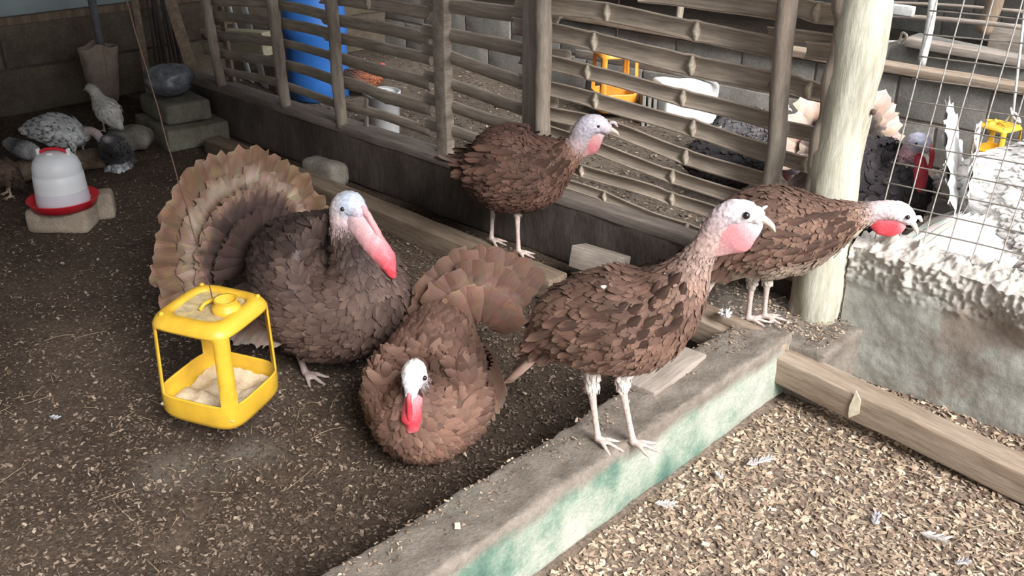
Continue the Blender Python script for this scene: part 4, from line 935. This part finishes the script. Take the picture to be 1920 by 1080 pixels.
D_.eyes(D_.L(.178, .640), .042, .007); D_.beak(D_.L(.22, .615), D_.h*.8-UZ*.5, .04, .013)
PK = (.66, .36, .38)
D_.flesh('snood', [(D_.L(.205, .648), .008, PK), (D_.L(.232, .635), .012, PK), (D_.L(.262, .60), .013, (.66, .34, .36)), (D_.L(.30, .54), .012, (.66, .2, .22)), (D_.L(.335, .49), .007, RED)], .8, .003, 'long red snood hanging over the beak')
D_.flesh('wattle', [(D_.L(.17, .61), .036, (.66, .50, .54)), (D_.L(.215, .575), .048, (.68, .44, .47)), (D_.L(.26, .53), .050, (.70, .34, .37)), (D_.L(.295, .50), .045, (.70, .20, .23)), (D_.L(.322, .475), .034, (.68, .11, .14)), (D_.L(.338, .455), .022, RED), (D_.L(.348, .44), .010, RED)], .75, .009, 'pink to red caruncles')
c = D_.L(-.38, .33)
bnd = [(0, (.08, .05, .035)), (.6, (.11, .065, .042)), (.76, (.19, .12, .08)), (.85, (.115, .064, .038)), (.96, (.13, .074, .045)), (1, (.20, .13, .088))]
D_.fan(c, .385, .10, 25, -1.75, 1.75, bnd, .22, rag=.07)
D_.fan(c, .30, .085, 27, -1.7, 1.7, [(0, dk), (.5, (.10, .062, .045)), (.70, (.12, .07, .047)), (.86, (.30, .235, .18)), (1, (.15, .09, .06))], .18, each=False, name='fan_coverts', off=.014, rag=.10)
D_.fan(c, .25, .07, 28, -1.6, 1.6, [(0, dk), (.7, dk), (.88, (.09, .055, .045)), (1, (.22, .14, .10))], .02, each=False, name='tail_coverts', off=.03, rag=.15)
D_.fan(c+D_.h*.03, .20, .065, 26, -1.6, 1.6, [(0, dk), (1, (.065, .04, .034))], -.15, each=False, name='rump_feathers', off=.03, rag=.15)
for sg in (-1, 1):   # dropped wings
    it = []
    for i in range(13):
        t = i/12; o = D_.L(.12-.26*t, .40-.05*t, sg*(.20+.04*sin(pi*t))); d = -D_.h*(.45+.3*t)-UZ*(.85-.1*t)+D_.l*sg*.10; it.append((o, d, D_.l*sg+UZ*.1, .27-.03*abs(t-.5), .06))
    D_.quills('wing', it, [(0, dk), (.5, dm), (.7, (.14, .09, .07)), (.88, (.34, .26, .22)), (1, (.42, .34, .30))], .12, False, 9, .03)

# --- E: puffed up tom facing the camera
PE = np.array([-1.905, 1.60, 0.])+RT*.01; hE = -fh*.97-RT*.12
E_ = Bird('turkey_tom', 'puffed up brown tom facing forward behind the low green wall', 'turkey', PE, hE)
ec = (.140, .074, .054)
E_.spine([(-.27, .30, .05, ec, .030), (-.20, .28, .100, (.15, .08, .058), .034), (-.10, .24, .145, ec, .036), (.0, .20, .182, ec, .038), (.08, .185, .185, ec, .036), (.145, .20, .14, ec, .030), (.175, .245, .085, (.10, .055, .045), .020), (.18, .29, .05, (.09, .06, .055), .012),
    (.18, .33, .038, (.62, .56, .58), 0, .85), (.198, .355, .040, (.74, .72, .72), 0, .85), (.228, .340, .033, (.68, .68, .72), 0, .85), (.246, .318, .018, (.62, .62, .68), 0, .85)], False)
for sg in (-1, 1):
    f = E_.L(.02, .0, .08*sg); E_.leg(f, f+UZ*.08-E_.h*.02, f+UZ*.2, .011, .04, (.16, .1, .08), .09)
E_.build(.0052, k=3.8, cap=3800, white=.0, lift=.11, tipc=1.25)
E_.eyes(E_.L(.216, .352), .033, .007); E_.beak(E_.L(.252, .308), E_.h*.5-UZ*.8, .038, .011, .2)
E_.flesh('wattle', [(E_.L(.20, .30), .022, PK), (E_.L(.235, .27), .030, (.66, .14, .17)), (E_.L(.25, .235), .030, RED), (E_.L(.25, .205), .018, (.66, .2, .22))], .95, .008, 'bright red lobed wattle')
E_.flesh('snood', [(E_.L(.245, .335), .006, PK), (E_.L(.27, .31), .008, RED), (E_.L(.272, .26), .008, RED), (E_.L(.268, .235), .004, RED)], 1, .002)
c = E_.L(-.25, .28)+RT*.12; be = [(0, (.11, .062, .045)), (.4, (.13, .072, .052)), (.55, (.20, .125, .095)), (.72, (.12, .065, .047)), (1, (.13, .075, .054))]
E_.fan(c, .25, .10, 14, -.75, 1.85, be, .40, rag=.10)
E_.fan(c+E_.h*.02, .21, .09, 10, -.8, 1.6, be, .30, each=False, name='fan_coverts', off=.012, rag=.1)
E_.fan(c+E_.h*.06, .155, .085, 11, -1.1, 1.3, [(0, ec), (.6, (.14, .078, .056)), (1, (.19, .11, .08))], .10, each=False, name='tail_coverts', off=.02, rag=.08, bend=-.1)
for sg in (-1, 1):
    it = []
    for i in range(12):
        t = i/11; o = E_.L(.10-.24*t, .27, sg*(.135+.05*sin(pi*t))); d = -E_.h*(.25+.45*t)-UZ*.9+E_.l*sg*.28; it.append((o, d, E_.l*sg+UZ*.25, .19, .06))
    E_.quills('wing', it, [(0, ec), (.5, (.20, .105, .075)), (.85, (.30, .18, .135)), (1, (.4, .29, .23))], .10, False, 8, -.12)

# --- F: bronze tom behind the mesh
PF = np.array([-1.72, 4.08, 0.])-RT*.03-fh*.14; hF = -fh*.80+RT*.35
F_ = Bird('turkey_tom', 'dark bronze tom with red wattle strutting behind the wire mesh', 'turkey', PF, hF)
bk_ = (.035, .030, .034)
F_.spine([(-.24, .36, .06, bk_, .03), (-.15, .35, .14, bk_, .036), (-.02, .31, .20, bk_, .038), (.09, .31, .195, bk_, .036), (.16, .36, .13, bk_, .03), (.18, .43, .075, (.06, .05, .05), .018), (.185, .50, .045, (.5, .3, .34), 0), (.20, .545, .042, (.52, .48, .58), 0), (.235, .55, .036, (.45, .46, .6), 0), (.26, .54, .024, (.5, .42, .5), 0)], False)
for sg in (-1, 1):
    f = F_.L(.02, .0, .09*sg); F_.leg(f, f+UZ*.10, f+UZ*.22, .012, .045, bk_, .09)
F_.build(.0075, k=2.4, cap=1500, white=.0, lift=.12)
F_.eyes(F_.L(.235, .555), .033, .006); F_.beak(F_.L(.27, .53), F_.h*.7-UZ*.6, .04, .012)
F_.flesh('wattle', [(F_.L(.20, .50), .03, RED), (F_.L(.235, .44), .044, (.5, .05, .08)), (F_.L(.24, .37), .045, RED), (F_.L(.235, .31), .02, RED)], .8, .008, 'deep red wattle')
F_.flesh('snood', [(F_.L(.26, .56), .008, PK), (F_.L(.29, .53), .010, RED), (F_.L(.295, .46), .009, RED)], 1, .002)
c = F_.L(-.22, .36); bf = [(0, (.10, .07, .06)), (.6, (.12, .08, .06)), (.7, (.42, .30, .25)), (.86, (.5, .37, .31)), (1, (.62, .48, .42))]
F_.fan(c, .36, .11, 16, -1.45, 1.45, bf, .12, rag=.15)
F_.fan(c, .26, .09, 14, -1.5, 1.5, [(0, bk_), (.8, (.07, .05, .045)), (1, (.42, .32, .27))], .02, each=False, name='tail_coverts', off=.02)
for sg in (-1, 1):
    it = []
    for i in range(11):
        t = i/10; o = F_.L(.10-.26*t, .36, sg*(.17+.04*sin(pi*t))); d = -F_.h*(.4+.4*t)-UZ*.8+F_.l*sg*.18; it.append((o, d, F_.l*sg+UZ*.1, .24, .055))
    F_.quills('wing', it, [(0, (.06, .045, .045)), (.6, (.09, .06, .05)), (.85, (.30, .22, .18)), (1, (.5, .42, .38))], .1, False, 8, .0)

# --- G: white tom
PG = atz(1905, 380, .33); PG[2] = 0
G_ = Bird('turkey_tom', 'large bright white tom turkey behind the mesh at the right edge', 'turkey', PG, RT*.90-fh*.44)
wh = (.84, .83, .82)
G_.spine([(-.24, .37, .07, wh, .03), (-.16, .36, .16, wh, .036), (-.03, .33, .255, wh, .04), (.10, .32, .26, wh, .038), (.2, .36, .16, wh, .03), (.25, .44, .09, wh, .02), (.25, .52, .045, (.6, .3, .32), 0), (.27, .57, .04, (.5, .5, .6), 0), (.31, .57, .03, (.5, .5, .6), 0)], False)
for sg in (-1, 1):
    f = G_.L(.02, .0, .09*sg); G_.leg(f, f+UZ*.10, f+UZ*.22, .012, .045, wh, .09, col=(.6, .45, .4))
G_.build(.008, k=4.5, cap=2400, white=0, lift=.12, tipc=1.02, jit=.06)
G_.eyes(G_.L(.30, .58), .028, .006); G_.beak(G_.L(.335, .56), G_.h*.8-UZ*.5, .04, .012)
G_.flesh('wattle', [(G_.L(.27, .52), .03, RED), (G_.L(.31, .45), .04, RED), (G_.L(.31, .38), .02, RED)], .8, .006)
wbn = [(0, wh), (1, (.86, .85, .84))]
G_.fan(G_.L(-.22, .36), .36, .11, 16, -1.5, 1.5, wbn, .30, rag=.14)
G_.fan(G_.L(-.20, .36), .27, .10, 14, -1.5, 1.5, wbn, .05, each=False, name='tail_coverts', off=.02)
for sg in (-1, 1):
    it = []
    for i in range(13):
        t = i/12; o = G_.L(.12-.34*t, .36-.04*t, sg*(.20+.04*sin(pi*t))); d = -G_.h*(.5+.35*t)-UZ*.85+G_.l*sg*.22; it.append((o, d, G_.l*sg+UZ*.1, .30, .055))
    G_.quills('wing', it, [(0, wh), (.7, wh), (1, (.74, .73, .72))], .08, False, 9, .03)

# --- smaller birds
def small(name, label, cat, P, h, nodes, legs=True, white=.02, vox=.006, cap=900, tipc=1.4, k=2.4, lr=.007, legcol=(.5, .4, .3), extra=None, jit=.25, beakp=None, tcol=None, wc=(.6, .56, .52), lh=.09, sp=.04, shift=0., toe=.05):
    b = Bird(name, label, cat, P, h); b.spine(nodes); j = len(b.sp)//3; 
    if legs:
        for sg in (-1, 1):
            q = b.sp[int(len(b.sp)*.42)]; f = np.array([q[0], q[1], b.P[2]])+b.l*sg*sp+b.h*shift; hz = q[2]-q[3]*.6
            b.leg(f, f+UZ*max(.03, (hz-b.P[2])*.7), f+UZ*(hz-b.P[2]+.03), lr, lr*2.6, tcol or tuple(nodes[2][3]), toe, col=legcol)
    b.build(vox, k=k, cap=cap, white=white, tipc=tipc, extra_tip=extra, jit=jit, white_c=wc)
    if beakp is not None:
        (hx, hy), (tx, ty), L, er = beakp; p = b.px(hx, hy); b.beak(p, b.px(tx, ty)-p, L, er*.9); e = b.sp[-3]; b.eyes(e[:3]+UZ*.003, e[3]*.82, .004)
    return b
blk = (.030, .026, .030); gd = (.07, .068, .075)
P = atz(1372, 362, 0)
H1 = small('turkey_tom', 'black turkey lowering its pale head behind the lattice beside the round pole', 'turkey', P, RT*.95-fh*.2, [(1282, 298, 10, blk, .03), (1312, 298, 38, blk, .034), (1352, 302, 50, blk, .034), (1395, 306, 46, blk, .03), (1430, 312, 28, blk, .02), (1455, 308, 15, (.3, .25, .3), 0), (1476, 309, 15, (.55, .5, .62), 0), (1487, 316, 12, (.6, .55, .66), 0)], tipc=1.6, white=.0, beakp=((1491, 324), (1496, 336), .035, .011))
H1.flesh('wattle', [(H1.px(1468, 316), .014, PK), (H1.px(1476, 328), .022, (.62, .3, .36)), (H1.px(1480, 340), .010, PK)], .6, .003)
P = atz(1400, 300, 0)
small('turkey_hen', 'dark grey turkey standing behind the black one by the lattice', 'turkey', P, RT*.9+fh*.3, [(1338, 250, 8, gd, .03), (1362, 240, 28, gd, .03), (1395, 238, 36, gd, .03), (1428, 236, 30, gd, .026), (1450, 228, 17, gd, .018), (1462, 212, 10, gd, 0), (1470, 202, 10, (.4, .4, .46), 0)], white=.03, tipc=1.6, beakp=((1478, 204), (1486, 207), .03, .009))
P = atz(690, 182, 0)
small('hen', 'red brown hen behind the white bucket', 'hen', P, RT*.8+fh*.5, [(650, 138, 7, (.05, .03, .03), .02), (664, 146, 15, (.08, .035, .025), .022), (684, 148, 20, (.24, .075, .035), .022), (702, 146, 15, (.26, .085, .04), .018), (712, 134, 8, (.28, .1, .05), .012), (716, 124, 7, (.4, .1, .08), 0)], white=0, beakp=((721, 125), (728, 128), .02, .007))
P = atz(205, 246, .13); P[2] = .13
pc_ = (.80, .79, .74)
small('white_pullet', 'white pullet standing upright on the rock by the sack', 'chicken', P, -RT*.8+fh*.5, [(224, 236, 6, pc_, .016), (215, 225, 15, pc_, .02), (204, 210, 22, pc_, .022), (192, 196, 18, pc_, .018), (183, 182, 11, pc_, .012), (176, 170, 8.5, pc_, .008), (169, 165, 8, (.72, .66, .6), .006)], white=0, tipc=1.05, jit=.08, vox=.005, beakp=((160, 167), (153, 170), .022, .007), lh=.05, lr=.006, sp=.03, legcol=(.55, .5, .42), wc=pc_)
wk = (.74, .77, .79)
P = atz(105, 292, .09); P[2] = .06
small('speckled_turkey', 'white turkey with black barred feathers feeding behind the drinker', 'turkey', P, RT*.95-fh*.15, [(42, 244, 5, wk, .02), (66, 243, 19, wk, .026), (100, 243, 30, wk, .026), (132, 249, 27, wk, .024), (154, 252, 15, wk, .016), (168, 246, 9, (.5, .40, .40), 0), (180, 250, 8, (.5, .38, .39), 0), (188, 260, 8, (.46, .38, .42), 0), (192, 268, 6, (.4, .36, .42), 0)], white=0, tipc=1.15, extra=((.05, .05, .06), .33), jit=.12, beakp=((194, 273), (197, 281), .025, .008), wc=wk, lr=.007)
P = atz(40, 312, .0)
small('pied_poult', 'white and slate poult at the left edge behind the drinker', 'turkey', P, -fh*.8+RT*.6, [(10, 268, 4, (.5, .5, .5), .016), (24, 272, 11, (.5, .5, .5), .02), (42, 280, 15, (.1, .1, .12), .02), (56, 284, 14, (.6, .62, .65), .02), (66, 290, 8, (.6, .62, .65), .014), (70, 296, 5, (.5, .4, .4), 0)], white=0, tipc=1.1, jit=.1, legs=False)
P = atz(222, 334, 0)
fl = (.40, .42, .45); dg_ = (.085, .088, .10)
small('grey_poult', 'slate grey poult with fluffy white rear right of the drinker', 'turkey', P, fh*.8-RT*.3, [(222, 322, 14, fl, .018, 1.6), (222, 308, 24, (.16, .165, .18), .022, 1.25), (219, 292, 28, dg_, .022), (213, 278, 24, dg_, .02), (205, 268, 14, dg_, .014), (200, 262, 8, (.2, .18, .2), 0)], white=.02, tipc=1.7, jit=.2, legcol=(.6, .5, .46), sp=.035)
P = atz(0, 372, 0)
small('hen', 'dark brown hen at the left edge beside the log', 'hen', P, -RT*.7-fh*.5, [(42, 352, 6, (.05, .04, .038), .02), (28, 338, 14, (.07, .05, .042), .022), (8, 322, 24, (.09, .06, .045), .022), (-12, 312, 20, (.12, .07, .05), .02), (-24, 292, 9, (.12, .07, .05), .014), (-30, 282, 8, (.3, .1, .08), 0)], white=0)

# ------------------------------------------------------------------ loose feathers and scraps
def loose(px, py, L, W, ang, col, label, z=.01):
    c = atz(px, py, z); d = np.array([cos(ang), sin(ang), .05]); n_ = np.cross(d, UZ); parts = []
    for i in range(22):
        t = i/22; sg = 1 if i % 2 else -1; dd_ = d*.9+n_*sg*rng.uniform(.35, .95)+UZ*rng.uniform(-.1, .35)
        parts.append(quill(c+d*L*t, dd_, UZ+n_*rng.normal(0, .3), W*rng.uniform(.6, 1.3)*(1-.6*abs(t-.4)), W*.16, [(0, tuple(.85*x for x in col)), (1, col)], .1, .1, 5, seed=i+px))
    P = np.array([c+d*L*t+n_*.08*L*sin(t*2.5) for t in (-.25, 0, .3, .6, 1)]); V, Fc = tube(P, (.0011, .001, .0008, .0006, .0003), 5); parts.append((V, np.array([f for f in Fc if len(f) == 4]), np.tile(col, (len(V), 1)), np.zeros((len(V), 2))))
    V, Fc, C, U = merge4(parts); V[:, 2] = np.maximum(V[:, 2], c[2]+.002)
    tag(link('loose_feather', V, Fc, M['feather'], origin=c, cols=C, uvs=U), label, 'feather')
wf = (.74, .70, .68)
loose(1400, 872, .085, .028, 1.1, wf, 'white fluffy feather in the shavings just below the green wall', .02)
loose(1228, 945, .05, .022, .6, wf, 'small white feather at the foot of the green wall', .02)
loose(1640, 985, .045, .022, 1.9, (.62, .60, .66), 'bluish white downy feather in the middle of the pale shavings', .02)
loose(1725, 1000, .06, .03, .2, wf, 'pale wispy feather right of the bluish one', .02)
loose(1355, 900, .035, .018, 2.6, wf, 'tiny white feather left of the fluffy one', .02)
loose(1790, 1058, .04, .02, 1.0, (.6, .58, .6), 'pale feather near the bottom right corner', .02)
loose(1590, 955, .05, .008, .1, (.66, .58, .46), 'thin straw coloured quill in the pale shavings', .02)
loose(92, 782, .035, .02, .4, (.5, .5, .54), 'small grey feather on the dark floor at left', .015)
def fluff(c, label, r=.03):
    parts = []
    for i in range(26):
        d = np.array([rng.normal(), rng.normal(), abs(rng.normal())*.6]); d /= np.linalg.norm(d); parts.append(quill(np.array(c), d, np.array([.3, .2, 1.]), r*rng.uniform(.6, 1.2), r*.4, [(0, wf), (1, (.8, .78, .78))], 0, .3, 6, seed=i))
    V, Fc, C, U = merge4(parts); V[:, 2] = np.maximum(V[:, 2], c[2]-.002); tag(link('down_tuft', V, Fc, M['feather'], cols=C, uvs=U), label, 'feather')
fluff(atz(1358, 590, .235), 'white down tuft caught on the split log', .028)
for (x, y, z, lb) in ((857, 988, .215, 'pale chip on top of the green wall near the bottom'), (1323, 1022, .02, 'large pale chip in the shavings near the bottom')):
    V, Fc = rbox(.022, .014, .006, .002, (2, 2, 1), .004, 40); tag(link('wood_chip', V, Fc, M['splinter'], Mx=rotz(x, atz(x, y, z))), lb, 'wood chip')
